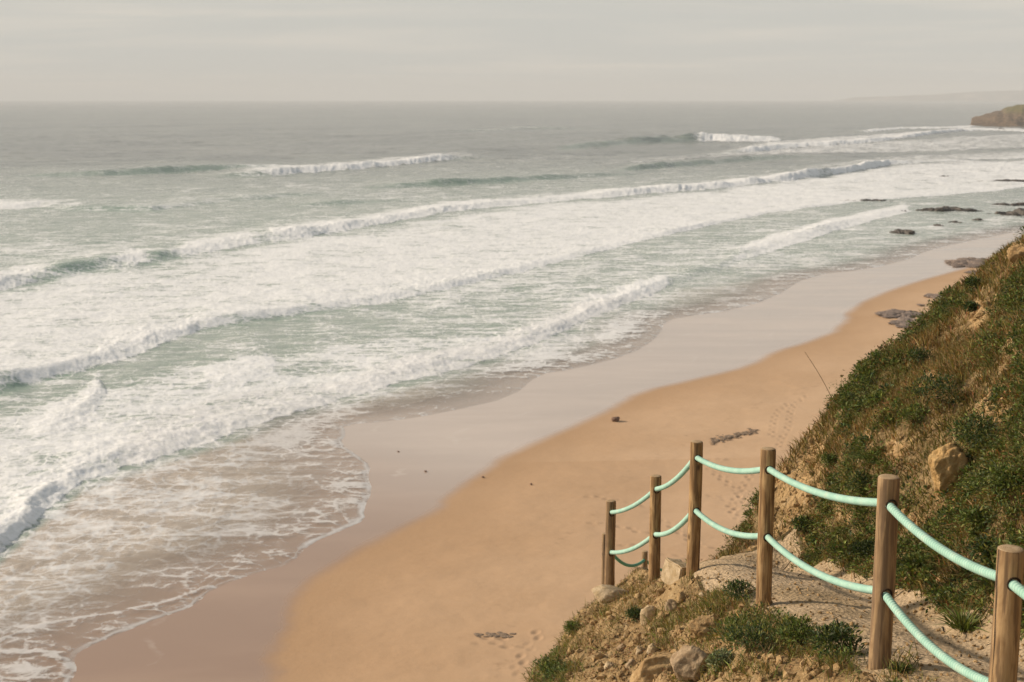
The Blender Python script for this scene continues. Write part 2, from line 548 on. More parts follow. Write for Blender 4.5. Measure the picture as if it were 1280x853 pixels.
# waves: (u, v of the foot of the face, height m, foam on face 0..1)
WAVES = [
    dict(p=[(-500, 1010, .4, 1), (-300, 880, .45, 1), (-100, 755, .5, 1), (0, 692, .6, 1), (25, 668, .6, 1), (50, 645, .6, 1), (105, 602, .55, 1), (150, 586, .5, 1), (200, 572, .5, 1),
            (250, 555, .45, 1), (300, 538, .4, .95), (335, 527, .25, .8), (380, 513, .45, 1), (425, 497, .5, 1), (470, 486, .55, 1), (518, 473, .4, 1), (560, 463, .36, 1), (600, 452, .36, 1), (640, 440, .36, 1),
            (680, 425, .4, 1), (740, 397, .5, 1), (800, 374, .5, 1), (826, 363, .3, .9), (838, 357, .15, .4), (850, 350, 0, 0), (2000, 200, 0, 0)], w=1.7, L=7, sc=1.0, k=.85),
    dict(p=[(-500, 620, .8, .5), (-300, 562, .9, .6), (-100, 507, .9, .5), (-30, 495, 1.0, .6), (0, 489, .9, .25), (40, 478, .8, .05), (75, 470, .9, .0), (110, 462, .9, .35), (130, 455, 1.0, .95), (150, 449, 1., 1), (190, 434, 1., 1), (232, 420, .9, .95), (250, 412, .9, .4),
            (268, 408, .9, .05), (300, 403, .8, .15), (340, 398, .75, .3), (380, 392, .85, .05), (430, 385, .75, .2), (470, 380, .7, .75), (520, 371, .6, .85), (560, 362, .6, .7), (600, 352, .5, .9), (640, 342, .5, .85), (700, 327, .45, .9), (760, 312, .5, .9),
            (850, 290, .5, .9), (960, 267, .45, .85), (1060, 254, .35, .8), (1160, 246, .3, .7), (1280, 235, .5, .8), (1500, 215, .5, .8), (2100, 190, .5, .8)], w=2.8, L=12, sc=1.0, k=.68),
    dict(p=[(-500, 430, 1.3, .6), (-300, 402, 1.3, .6), (-50, 370, 1.3, .8), (0, 364, 1.3, .75), (60, 350, 1.4, .5), (90, 343, 1.4, .15), (130, 335, 1.5, .35), (170, 330, 1.5, .75), (200, 326, 1.6, .2), (240, 319, 1.7, .75), (300, 309, 1.8, .8), (330, 304, 1.8, .5), (360, 300, 1.9, .9),
            (400, 293, 2.1, 1), (440, 286, 2.0, .7), (480, 280, 2.2, .95), (520, 272, 2.2, 1), (560, 266, 2.2, 1), (610, 260, 2.2, .95), (640, 257, 1.5, .7), (700, 252, 1.2, .7), (760, 247, 1.7, .9), (830, 241, 2.2, .95), (900, 236, 2.8, 1), (960, 229, 2.6, 1),
            (1000, 224, 2.6, .95), (1030, 220, 3.4, .5), (1060, 216, 3.6, .95), (1085, 211, 3.4, .95), (1110, 206, 2.6, .9), (1140, 204, 1.0, .6), (1200, 200, .6, .6), (1290, 196, .6, .6), (1500, 188, .5, .5), (2100, 175, .5, .5)], w=5.0, L=20, sc=1.6, k=.62),
    dict(p=[(-500, 285, 1.2, .8), (-200, 270, 1.2, .8), (0, 263, 1.2, .8), (50, 260, 1.2, .6), (90, 263, 1.4, .1), (140, 264, 1.6, 0), (190, 264, 1.5, .05), (230, 259, 1.2, .35), (290, 252, .9, .2), (360, 247, .6, 0), (420, 245, 0, 0), (2100, 240, 0, 0)], w=4.5, L=22, sc=1),
    dict(p=[(-500, 226, 0, 0), (0, 222, 0, 0), (60, 222, 1.0, 0), (130, 221, 2.0, 0), (200, 217, 2.2, 0), (260, 214, 1.8, 0), (300, 212, 1.2, 0), (350, 210, .5, 0), (400, 209, 0, 0), (2100, 180, 0, 0)], w=6, L=26, sc=2),
    dict(p=[(-500, 240, 0, 0), (255, 224, 0, 0), (290, 222.5, 1.0, .1), (340, 220.5, 1.6, .5), (380, 217, 1.8, .7), (440, 213, 2.1, .9), (500, 207, 2.6, 1), (545, 202, 2.6, .95), (570, 200, 1.2, .4), (620, 197, 0, 0), (2100, 180, 0, 0)], w=6, L=26, sc=2),
    dict(p=[(-500, 240, 0, 0), (430, 238, 0, 0), (480, 236, .9, .0), (540, 233, 1.5, .05), (600, 230, 1.4, .1), (650, 227, .9, 0), (700, 224, 1.1, .2), (760, 220, .8, .05), (820, 216, 0, 0), (2100, 180, 0, 0)], w=5, L=22, sc=1),
    dict(p=[(-500, 262, 0, 0), (330, 262, 0, 0), (400, 258, 1.0, .0), (450, 255, 1.1, .0), (500, 253, .6, 0), (560, 250, 0, 0), (2100, 180, 0, 0)], w=4, L=18, sc=1),
    dict(p=[(-500, 190, 0, 0), (690, 189, 0, 0), (730, 186, 2.2, 0), (780, 182, 3.6, 0), (830, 179, 4.2, 0), (860, 178, 5.0, .1), (876, 177.5, 5.6, .6), (890, 177, 6.6, 1), (905, 177.5, 7.4, 1), (925, 177.5, 6.4, 1), (945, 177.5, 5.0, 1), (960, 177, 3.2, .9), (972, 177, 1.2, .8), (980, 177, 0, 0), (2100, 177, 0, 0)], w=16, L=30, sc=3, k=.85),
    dict(p=[(-500, 200, 0, 0), (880, 192, 0, 0), (920, 190, 1.8, .4), (945, 188, 3., .95), (972, 185, 3.0, .95), (1000, 183, 2., .9), (1060, 180, 2.2, .95), (1110, 176, 2.6, 1), (1160, 170, 3.0, 1), (1200, 165, 3., 1), (1230, 163, 2, 1), (1290, 166, 1, .9), (1500, 170, 1, .8), (2100, 170, 0, 0)], w=8, L=30, sc=2),
    dict(p=[(-500, 170, 0, 0), (1060, 166, 0, 0), (1090, 164, 2, .8), (1130, 161, 2.4, .9), (1170, 160, 2.0, .9), (1215, 158, 1, .8), (1230, 158, 0, 0), (2100, 158, 0, 0)], w=10, L=30, sc=2),
    dict(p=[(-500, 500, 0, 0), (800, 362, 0, 0), (840, 354, .15, 0), (870, 346, .3, .0), (900, 338, .3, .1), (925, 326, .4, .6), (965, 314, .5, .95), (1000, 304, .55, .95), (1040, 290, .7, .9), (1070, 281, .5, .8), (1130, 267, .3, .7), (1150, 262, 0, 0), (2100, 220, 0, 0)], w=2.6, L=9, sc=.8),
    dict(p=[(-500, 170, 0, 0), (520, 168, 0, 0), (600, 165, 1.2, .35), (660, 162, 1.6, .4), (720, 163, .8, .2), (760, 164, 0, 0), (2100, 160, 0, 0)], w=12, L=40, sc=2),
    dict(p=[(-500, 215, 0, 0), (760, 216, 0, 0), (800, 212, 1.6, .15), (870, 205, 2.2, .1), (930, 200, 1.4, .2), (1000, 196, .8, .2), (1060, 195, 0, 0), (2100, 190, 0, 0)], w=7, L=26, sc=2),
    dict(p=[(-500, 640, 0, 0), (30, 560, 0, 0), (70, 548, .35, .9), (100, 535, .5, .95), (120, 515, .4, .9), (135, 505, 0, .2), (150, 500, 0, 0), (2100, 300, 0, 0)], w=2.4, L=6, sc=.8, k=.55),
    dict(p=[(-500, 560, 0, 0), (230, 500, 0, 0), (270, 492, .3, .8), (310, 484, .35, .9), (340, 476, .2, .7), (360, 470, 0, 0), (2100, 300, 0, 0)], w=2.4, L=6, sc=.8, k=.55),
]
for W in WAVES:
    pu, pv, pa = L(W['p'])
    vf = np.interp(U, pu, pv)
    A = np.interp(U, pu, pa[:, 0])
    Fm = np.interp(U, pu, pa[:, 1])
    ok = A > 0.01
    if not ok.any(): continue
    Yf = lineY(U[ok], vf[ok])
    k = W['sc']
    d = Y[ok] - Yf + k * 1.3 * mean[ok] + Fm[ok] * k * (scal[ok] * 1.2 + 0.5 * nib[ok])
    ww, LL = W['w'] * (1 + 0.25 * mean[ok]) * (1.1 + 0.7 * Fm[ok]) * (np.clip(np.hypot(X[ok], Y[ok]) / 75.0, 1, 3.2) if W['w'] < 2.7 else 1.0), W['L']
    a = A[ok] * W.get('k', .75) * (1 - 0.30 * Fm[ok]) * (1 - 0.25 * (1 - Fm[ok]) * (1 - rfar[ok])) * np.clip(1 + 0.2 * mean[ok] + 0.8 * heave[ok] + 0.5 * billow[ok], 0.2, 2.2)
    rise = sstep(-0.25 * ww, ww, d)
    h = a * rise * np.exp(-np.maximum(d - ww, 0) / LL) - 0.12 * a * np.exp(-(d + ww) ** 2 / (ww * 2.2) ** 2)
    crestb = np.exp(-((d - ww) / (ww * 1.6)) ** 2)
    Z[ok] = np.where(np.abs(h) > np.abs(Z[ok]), h, Z[ok]) * 0.75 + 0.25 * (Z[ok] + h)
    Z[ok] += Fm[ok] * crestb * a * (0.22 * lump[ok] + 0.22 * (lump2[ok] - 0.6))
    band = sstep(-0.25 * ww, 0.12 * ww, d) * np.exp(-np.maximum(d - 1.5 * ww, 0) / (LL * 0.75))
    foam[ok] = np.maximum(foam[ok], band * sstep(0, 0.9, Fm[ok] + 0.25 * lump[ok]) * 1.02)
    g = np.exp(-((d - 0.3 * ww) / (ww * 0.9)) ** 2) * (1 - Fm[ok])
    green[ok] = np.maximum(green[ok], g * np.clip(a, 0, 1) * (0.3 + 0.7 * rfar[ok]))
    wave_near[ok] = np.maximum(wave_near[ok], band * Fm[ok])

# foam left behind the breakers: between a front line and a back line of the plane
def fline(pts): 
    p = np.array(pts, float)
    return np.interp(U, p[:, 0], p[:, 1]), (np.interp(U, p[:, 0], p[:, 2]) if p.shape[1] > 2 else None)
def band(front, back, ff=4.0, fb=14.0):
    vf, dens = fline(front)
    vb, db = fline(back)
    Yf, Yb = lineY(U, vf), lineY(U, vb)
    q = np.clip((Y - Yf) / np.maximum(Yb - Yf, 1.0), -1, 2)
    jit = 0.12 * fbm(X * 0.05, Y * 0.05, 3)
    q = q + jit * (q > 0.25)
    m = sstep(-0.02, 0.02, q) * sstep(1.12, 0.8, q)
    return m * (dens + (db - dens) * np.clip(q, 0, 1))
Lf = lambda k: [(a, b) for a, b, *_ in WAVES[k]['p']]
def dens(pts, ds):
    p = np.array(ds, float)
    return [(a, b, np.interp(a, p[:, 0], p[:, 1])) for a, b in pts]
foam = np.maximum(foam, band(dens(Lf(0), [(-500, .85), (0, .88), (150, .85), (300, .85), (420, .85), (600, .85), (800, .8), (840, .3), (860, 0)]),
    [(-500, 640, .7), (-300, 560, .7), (0, 505, .72), (100, 482, .7), (200, 462, .6), (300, 448, .58), (400, 434, .55), (480, 424, .5), (560, 418, .45), (640, 402, .45), (740, 366, .7), (832, 340, .4), (860, 345, 0), (2000, 190, 0)]))
foam = np.maximum(foam, band(dens(Lf(1), [(-500, .8), (0, .8), (260, .82), (480, .86), (700, .9), (1000, .92), (1300, .85)]),
    [(a, b, d) for (a, b), d in zip(Lf(2), np.interp([q[0] for q in Lf(2)], [-500, 0, 150, 300, 600, 800, 1000, 1300, 2000], [.7, .78, .8, .84, .84, .8, .86, .85, .8]))]))
foam = np.maximum(foam, band(dens(Lf(2), [(-500, .5), (0, .45), (200, .35), (380, .45), (620, .4), (760, .35), (1000, .5), (1120, .6), (1300, .6)]),
    [(-500, 300, .2), (0, 300, .2), (200, 285, .15), (380, 262, .3), (620, 240, .2), (760, 232, .2), (1000, 208, .3), (1100, 195, .5), (1300, 186, .5), (2100, 170, .5)]))
foam = np.maximum(foam, band(dens(Lf(3), [(-500, .8), (0, .8), (60, .7), (130, .4), (230, .5), (400, .3), (500, 0)]),
    [(-500, 262, .4), (0, 250, .5), (100, 250, .3), (200, 249, .3), (300, 240, .2), (400, 236, .1), (500, 230, 0), (2100, 200, 0)]))
foam = np.maximum(foam, band(dens(Lf(5), [(-500, 0), (270, 0), (320, .7), (540, .8), (610, .3), (640, 0)]),
    [(-500, 200, 0), (270, 205, 0), (320, 210, .7), (440, 203, .6), (560, 192, .4), (620, 190, 0), (2100, 180, 0)]))
foam = np.maximum(foam, band(dens(Lf(9), [(-500, 0), (900, 0), (950, .7), (1100, .85), (1200, .95), (1300, .9)]),
    [(-500, 180, 0), (900, 182, 0), (960, 177, .6), (1100, 169, .7), (1200, 158.5, .8), (1300, 160, .7), (2100, 160, .5)]))
foam = np.maximum(foam, band([(-500, 260, 0), (640, 212, 0), (760, 205, .35), (900, 196, .5), (1000, 192, .62), (1120, 188, .6), (1300, 184, .5), (2100, 180, .4)],
    [(-500, 240, 0), (640, 205, 0), (760, 198, .2), (900, 188, .4), (1000, 182, .6), (1120, 176, .6), (1300, 166, .6), (2100, 165, .4)]))
foam = np.maximum(foam, band(dens(Lf(11), [(-500, 0), (900, 0), (940, .6), (1040, .7), (1100, .5), (1150, 0)]),
    [(-500, 480, 0), (900, 330, 0), (940, 310, .5), (1000, 296, .5), (1060, 276, .4), (1150, 258, 0), (2100, 200, 0)]))
# patches between the lines
def blob(u0, v0, ru, rv, dn, rot=0.0):
    a = (U - u0); b = (V - v0)
    c_, s_ = math.cos(rot), math.sin(rot)
    a, b = a * c_ + b * s_, -a * s_ + b * c_
    return dn * np.exp(-((a / ru) ** 2 + (b / rv) ** 2))
for a in ((730, 340, 110, 14, .42, -.3), (640, 395, 80, 10, .35, -.2), (500, 405, 120, 8, .3, -.2), (300, 440, 110, 9, .45, -.2), (330, 280, 170, 7, .35, -.05), (560, 246, 120, 5, .35, -.05),
          (200, 300, 150, 8, .3, -.05), (820, 225, 90, 5, .4, -.1), (130, 228, 120, 4, .3, 0), (880, 370, 80, 10, .4, -.15), (1060, 300, 60, 7, .3, -.15), (1085, 334, 60, 5, .6, -.05), (960, 300, 80, 8, .25, -.3),
          (1150, 262, 60, 5, .35, -.1), (1160, 256, 22, 3, .7, 0), (420, 225, 90, 4, .3, 0), (660, 200, 90, 4, .3, -.1), (1280, 215, 60, 8, .6, -.1)):
    foam = np.maximum(foam, blob(*a))
resid = sstep(700, 200, np.hypot(X, Y)) * (0.36 + 0.30 * fbm(X * 0.04, Y * 0.025, 4)) * sstep(-3, -8, s)
foam = np.maximum(foam, resid * np.clip(1 - 0.8 * green, 0.2, 1))
# swash in front of the bores
front0 = np.interp(U, *L(WAVES[0]['p'])[:2])
sw = (V > front0 - 2) & (U < 860) & (s < 2) & nearm | ((U >= 832) & (s > -16) & nearm)
swf = np.zeros(n)
lace = 0.41 + 0.13 * fbm(X * 0.06, Y * 0.06, 3)
swf = np.where(sw, lace, 0)
for a in ((395, 530, 80, 24, .82, -.3), (330, 560, 120, 24, .72, -.3), (120, 622, 120, 20, .6, -.42), (690, 438, 90, 20, .92, -.36), (775, 410, 55, 20, .95, -.42), (630, 462, 70, 10, .7, -.25), (540, 482, 70, 8, .6, -.22), (730, 448, 60, 12, .62, -.3), (820, 396, 24, 14, .7, -.5), (60, 700, 90, 40, .42, -.5), (40, 838, 55, 22, .62, 0), (30, 790, 40, 14, .6, -.2),
          (250, 640, 160, 60, .40, -.2), (300, 740, 60, 16, .45, -.3), (760, 440, 60, 9, .45, -.3)):
    swf = np.maximum(swf, np.where(sw, blob(*a), 0))
thin = sw * blob(600, 492, 130, 22, 1.0, -.15) + sw * blob(480, 522, 60, 12, 1.0, 0)
swf = np.clip(swf - 0.16 * thin, 0, 1)
foam = np.maximum(foam, swf)
# thin bright lips where sheets of water end
lipd = np.abs(s + 0.18 + 0.1 * fbm(X * 1.5, Y * 1.5, 3))
lipw = np.interp(U, [-100, 90, 240, 470, 520, 700, 830, 1000], [.25, .2, .13, .2, .08, .14, .2, .25]) * (1 + .8 * fbm(X * .8, Y * .8, 2))
lips = np.where(s < 0.3, np.exp(-(lipd / np.maximum(lipw, .05)) ** 2), 0) * np.interp(U, [0, 470, 480, 660, 700, 860, 900, 2000], [.85, .85, .45, .4, .75, .7, .6, .5]) * (0.72 + 0.5 * fbm(X * .35 + 2, Y * .35, 3))
lip = np.where(s < 0.3, np.exp(-(lipd / np.maximum(lipw * 1.1, .05)) ** 2), 0) * np.interp(U, [0, 470, 480, 560, 620, 860, 900, 2000], [.95, .95, .35, .0, .35, .5, .4, .4]) * np.clip(.85 + .7 * fbm(X * .3 + 2, Y * .3, 3), 0, 1)
foam = np.maximum(foam, lips * .6)
for st, wd, dn in (([(0, 800), (45, 783), (75, 776), (130, 770), (190, 757), (250, 738), (265, 733)], .22, .8),
                   ([(-20, 812), (40, 816), (80, 824), (96, 838)], .3, .8),
                   ([(290, 634), (360, 627), (420, 606), (455, 594)], .16, .6),
                   ([(250, 560), (330, 575), (400, 560), (428, 548)], .25, .6),
                   ([(430, 505), (470, 520), (520, 505), (570, 492), (620, 480)], .15, .5)):
    PL = chaikin(poly_ground(st), 2)
    mm = (V > 470) & (U < 700)
    dd = dist_poly(X[mm] + 0.25 * mean[mm], Y[mm] + 0.3 * lump[mm], PL)
    foam[mm] = np.maximum(foam[mm], dn * np.exp(-(dd / wd) ** 2))
    Z[mm] += 0.03 * np.exp(-(dd / (wd * 1.5)) ** 2)
# streaky variation
foam *= 1 - 0.16 * sstep(-0.1, 0.6, fbm(X * 0.07 + 5, Y * 0.045, 4)) * (wave_near < 0.5)
foam = np.clip(foam * (1.0 + 0.08 * sstep(900, 200, np.hypot(X, Y))), 0, 1)

# chop and swell
dist = np.hypot(X, Y)
calm = sstep(0.2, 8, -s)
offs = sstep(250, 700, dist)
Z += calm * (0.16 * fbm(X * 0.13, Y * 0.13, 3) + 0.07 * fbm(X * 0.55, Y * 0.55, 4, 0.6)) * (1 + 2.0 * offs)
Z += offs * 1.3 * fbm(across * 0.012 + 0.4 * fbm(X * .004, Y * .004, 2), along * 0.0035, 3)
Z += foam * calm * (0.05 * lump + 0.07 * (lump2 - 0.6))
shore_t = sstep(0.0, -0.6, s)
base = 0.045 * shore_t - 0.08 * sstep(0.0, 0.6, s)
Z = Z * sstep(-0.2, -5, s) + base + np.where(s < 0, foam * 0.03 * shore_t, 0) + 0.012 * fbm(X * 1.3, Y * 1.3, 3) * shore_t
Z *= np.where(dist > 6000, 0.0, 1.0)
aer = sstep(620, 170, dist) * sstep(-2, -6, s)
turb = np.where(sw, 1.0, 0.0)
turb = np.maximum(turb, 0.55 * blob(1200, 275, 200, 22, 1.0, -.12) * (V > 225))
turb = np.where(sw, turb * (1 - .8 * np.clip(blob(700, 432, 120, 20, 1.0, -.38) + blob(790, 400, 50, 18, 1.0, -.4), 0, 1)), turb)
turb = np.maximum(turb * sstep(1.0, -0.6, (front0 + 15 - V) / 9.0), np.exp(np.minimum(s, 0) / 3.5) * nearm)
turb *= np.interp(U, [430, 620], [1.0, 0.62])
film = sstep(-0.05, -9.0, s)
f = grid_faces(len(v), len(u), keep)[:, ::-1]
Vv, f, at = compact(np.stack([X, Y, Z], 1), f, dict(foam=foam, green=np.clip(green, 0, 1), turbid=np.clip(turb, 0, 1), film=film, aer=np.clip(aer, 0, 1), lip=np.clip(lip, 0, 1)))

t = NT('sea_water')
P = t.coord()
fo, gr, tu, fi, ae = t.attr('foam'), t.attr('green'), t.attr('turbid'), t.attr('film'), t.attr('aer')
wv = t.mapping(P, (1, 1, 1))
nd = t.noise(wv, 0.5, 2, 0.5, out='Color')
va = t.n('ShaderNodeVectorMath', operation='MULTIPLY_ADD')
t.l(nd, va.inputs[0]); va.inputs[1].default_value = (1.6, 1.6, 0); t.l(P, va.inputs[2])
PS = t.mapping(P, (0.36, 1.0, 1.0), (0, 0, R(10)))
nA = t.noise(PS, 0.62, 12, 0.64, 0.8)
nC = t.noise(t.mapping(P, (1, 1, 1), loc=(13, 7, 0)), 0.16, 4, 0.55)
ve = t.voronoi(va.outputs[0], 0.9, 'DISTANCE_TO_EDGE')
ve2 = t.voronoi(va.outputs[0], 3.6, 'DISTANCE_TO_EDGE')
lace1 = t.rng(ve, 0.0, 0.16, 1.0, 0.0)
lace2 = t.rng(ve2, 0.0, 0.2, 1.0, 0.0)
pn = t.math('ADD', t.math('MULTIPLY_ADD', nA, 2.0, -0.62), t.math('MULTIPLY_ADD', nC, 1.1, -0.55))
nF = t.noise(t.mapping(P, (0.55, 1.0, 1.0), (0, 0, R(8))), 1.5, 10, 0.68, 1.0)
pn = t.math('ADD', pn, t.math('MULTIPLY', tu, t.math('MULTIPLY_ADD', nF, 1.3, -0.65)))
pn = t.math('ADD', pn, t.math('MULTIPLY', lace1, 0.30))
pn = t.math('ADD', pn, t.math('MULTIPLY', lace2, 0.16))
th = t.math('SUBTRACT', 1.08, fo)
mask = t.rng(t.math('SUBTRACT', pn, th), -0.30, 0.34)
mask = t.math('MULTIPLY', mask, t.rng(fo, 0.02, 0.2))
mask = t.math('MULTIPLY', mask, t.fmix(tu, 1.0, 0.8))
mask = t.math('MAXIMUM', mask, t.math('MULTIPLY', t.attr('lip'), 0.92))
fine = t.noise(P, 2.6, 8, 0.7)
nB = t.noise(t.mapping(P, (0.02, 0.05, 1), (0, 0, R(20))), 1.0, 6, 0.6)
deep = t.mix(t.rng(nB, 0.38, 0.66), (0.075, 0.08, 0.07), (0.19, 0.195, 0.165))
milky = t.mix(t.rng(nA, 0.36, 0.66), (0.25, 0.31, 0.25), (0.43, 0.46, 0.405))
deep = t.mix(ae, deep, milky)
gcol = (0.15, 0.27, 0.185)
wcol = t.mix(t.math('MULTIPLY', gr, 0.85), deep, gcol)
wcol = t.mix(t.math('MULTIPLY', tu, 0.92), wcol, t.mix(t.rng(nA, 0.4, 0.62), (0.39, 0.315, 0.245), (0.50, 0.42, 0.34)))
fcol = t.mix(t.rng(fine, 0.32, 0.62), (0.70, 0.71, 0.685), (0.84, 0.845, 0.84))
col = t.mix(mask, wcol, fcol)
rough = t.fmix(mask, 0.2, 0.85)
hb = t.math('ADD', t.math('MULTIPLY', fine, 0.25), t.math('MULTIPLY', mask, 0.25))
hb = t.math('ADD', hb, t.noise(P, 0.35, 7, 0.6))
bmp = t.n('ShaderNodeBump')
t.put(bmp.inputs['Strength'], t.fmix(tu, 0.6, 0.25))
bmp.inputs['Distance'].default_value = 0.22
t.l(hb, bmp.inputs['Height'])
bs0 = t.bsdf(col, rough, bmp.outputs[0], 0.35, IOR=1.33)
tlu = t.n('ShaderNodeBsdfTranslucent')
t.l(fcol, tlu.inputs[0])
mfo = t.n('ShaderNodeMixShader')
t.l(t.math('MULTIPLY', mask, 0.14), mfo.inputs[0]); t.l(bs0, mfo.inputs[1]); t.l(tlu.outputs[0], mfo.inputs[2])
bs = mfo.outputs[0]
tr = t.n('ShaderNodeBsdfTransparent')
ms = t.n('ShaderNodeMixShader')
opac = t.math('MAXIMUM', mask, t.rng(fi, 0.0, 1.0, 0.25, 1.0, False))
t.l(opac, ms.inputs[0]); t.l(tr.outputs[0], ms.inputs[1]); t.l(bs, ms.inputs[2])
M_sea = t.done(ms.outputs[0])
sea = mesh_np('sea', Vv, [f], M_sea, attrs=at)
tag(sea, 'pale green surf breaking in white foam lines on the beach', None, kind='structure')

# ---------------------------------------------------------------- haze
def box_obj(name, lo, hi):
    x0, y0, z0 = lo; x1, y1, z1 = hi
    V_ = [(x, y, z) for z in (z0, z1) for y in (y0, y1) for x in (x0, x1)]
    fs = np.array([(0, 2, 3, 1), (4, 5, 7, 6), (0, 1, 5, 4), (2, 6, 7, 3), (0, 4, 6, 2), (1, 3, 7, 5)])
    return mesh_np(name, V_, [fs], smooth=False)
hz = box_obj('haze', (-24000, -300, -4.5), (24000, 21000, 190))
t = NT('haze_air')
pv = t.n('ShaderNodeVolumePrincipled')
pv.inputs['Color'].default_value = (0.80, 0.82, 0.83, 1)
pv.inputs['Density'].default_value = 0.00014
pv.inputs['Anisotropy'].default_value = 0.0
t.l(pv.outputs[0], t.out.inputs['Volume'])
hz.data.materials.append(t.m)
tag(hz, None, None, kind='stuff')

# ================================================================ FAR LAND
def rock_mat(name, c1, c2, c3, scale=1.0, wetness=0.0, bumpd=0.05):
    t = NT(name)
    P = t.coord()
    a = t.noise(P, 2.2 * scale, 7, 0.62, 0.4)
    b = t.noise(P, 9 * scale, 6, 0.65)
    c = t.mix(t.rng(a, 0.34, 0.66), c1, c2)
    c = t.mix(t.rng(b, 0.55, 0.75, 0, 0.7), c, c3)
    h = t.math('ADD', t.math('MULTIPLY', b, 0.5), a)
    return t.done(t.bsdf(t.mix(t.rng(t.noise(t.mapping(P, (1, 1, 2.5)), 5 * scale, 6, 0.7, 1.0), .42, .32, 0, .6), c, tuple(x * .45 for x in c1)), 0.9 - 0.5 * wetness, t.bump(h, 1.0, bumpd), 0.2 + 0.4 * wetness))

t = NT('headland_rock')
P = t.coord()
geo = t.n('ShaderNodeNewGeometry')
sx = t.n('ShaderNodeSeparateXYZ'); t.l(geo.outputs['Normal'], sx.inputs[0])
sz = t.n('ShaderNodeSeparateXYZ'); t.l(P, sz.inputs[0])
nz = t.noise(P, 0.12, 6, 0.6)
veg = t.math('MULTIPLY', t.rng(t.math('ADD', sx.outputs[2], t.math('MULTIPLY_ADD', nz, .6, -.3)), 0.5, 0.75), t.rng(sz.outputs[2], 8, 13))
rk = t.mix(t.rng(t.noise(P, 0.4, 6, 0.6), .35, .65), (0.07, 0.052, 0.036), (0.19, 0.135, 0.085))
c = t.mix(veg, rk, t.mix(t.rng(t.noise(P, 0.3, 5, .6), .4, .6), (0.085, 0.085, 0.035), (0.17, 0.14, 0.06)))
M_head = t.done(t.bsdf(c, 0.95, t.bump(nz, 0.8, 2.0), 0.1))

def landmass(name, u0, u1, du, prof, Y0, depth, nd, mat, rough):
    """land whose top edge follows prof (u, v) at its front distance, with real depth behind"""
    us = np.arange(u0, u1, du)
    pu, pv = np.array(prof, float).T
    xs = (us - PW / 2) / F * Y0 * 1.0
    ztop = EYE + (np.interp(us, pu, HZ - (pv - HZ) * 0 ) * 0 + (HZ - np.interp(us, pu, pv)) / F * Y0)
    dd = np.linspace(0, 1, nd)
    Xg, Dg = np.meshgrid(xs, dd)
    H = np.tile(ztop, (nd, 1))
    Xg = Xg * (1 + Dg * depth / Y0)
    yy = Y0 + depth * Dg + rough * 3 * fbm(Xg / (rough * 12), Dg * 3, 3)
    rise = sstep(0.0, 0.16, Dg + 0.05 * fbm(Xg / (rough * 6), Dg * 5, 4))
    zz = -2 + (H + 2) * rise + rough * fbm(Xg / (rough * 5), yy / (rough * 5), 5, .55) * rise
    zz = np.where(H < 0.2, -2.0, zz)
    Vv = np.stack([Xg, yy, zz], -1).reshape(-1, 3)
    ob = mesh_np(name, Vv, [grid_faces(nd, len(us))], mat)
    return ob
hd = landmass('headland', 1196, 1600, 1.0, [(1196, 166), (1201, 160.5), (1207, 157), (1214, 153.5), (1225, 150), (1236, 146), (1245, 144), (1250, 140), (1262, 135.5), (1275, 132.5), (1290, 130), (1340, 118), (1600, 92)], 1180, 420, 40, M_head, 3.0)
tag(hd, 'low rocky headland with green top beyond the surf', None, kind='structure')
t = NT('coast_land')
P = t.coord()
nz = t.noise(P, 0.006, 6, 0.6)
M_coast = t.done(t.bsdf(t.mix(t.rng(nz, .52, .62), (0.19, 0.175, 0.15), (0.36, 0.31, 0.26)), 1.0, None, 0.05))
fc = landmass('coast_hills', 1010, 1700, 4.0, [(1010, 129.5), (1040, 126), (1060, 122.5), (1100, 121), (1150, 119), (1200, 115.5), (1235, 114), (1280, 113), (1400, 109), (1700, 104)], 13500, 3000, 18, M_coast, 10.0)
tag(fc, 'distant coast fading into the haze on the horizon', None, kind='structure')

# ================================================================ ROCKS
def ico(sub):
    bm = bmesh.new()
    bmesh.ops.create_icosphere(bm, subdivisions=sub, radius=1.0)
    V_ = np.array([v.co[:] for v in bm.verts])
    F_ = np.array([[v.index for v in f.verts] for f in bm.faces])
    bm.free()
    return V_, F_
ICO = {k: ico(k) for k in (1, 2, 3, 4, 5)}
def n3(p, f, seed):
    return (fbm(p[:, 0] * f + seed * 3.1, p[:, 1] * f + p[:, 2] * f * 0.7, 4) + fbm(p[:, 1] * f - seed, p[:, 2] * f + p[:, 0] * 0.6 * f, 4)) * 0.5
def rock_mesh(dims, seed, sub=4, cuts=9, rough=0.16, sharp=0.75):
    r_ = np.random.default_rng(seed)
    V_, F_ = ICO[sub]
    V_ = V_.copy()
    for _ in range(cuts):
        nrm = r_.normal(size=3); nrm /= np.linalg.norm(nrm)
        d = r_.uniform(0.5, 0.85)
        h = V_ @ nrm - d
        V_ -= np.where(h > 0, h, 0)[:, None] * nrm * sharp
    V_ *= (1 + rough * n3(V_, 1.3, seed) + rough * 0.5 * n3(V_, 4.0, seed + 2) + rough * 0.25 * n3(V_, 11.0, seed + 5))[:, None]
    return V_ * np.asarray(dims), F_
def rock(name, loc, dims, seed, mat, rot=0.0, tilt=0.0, **kw):
    V_, F_ = rock_mesh(dims, seed, **kw)
    o = mesh_np(name, V_, [F_], mat)
    o.location = loc
    o.rotation_euler = (0, tilt, rot)
    return o
M_searock = rock_mat('wet_sea_rock', (0.035, 0.03, 0.024), (0.085, 0.07, 0.055), (0.13, 0.11, 0.09), 0.35, 0.6, 0.15)
M_reef = rock_mat('reef_rock', (0.13, 0.10, 0.082), (0.21, 0.165, 0.135), (0.28, 0.215, 0.165), 0.7, 0.1, 0.1)

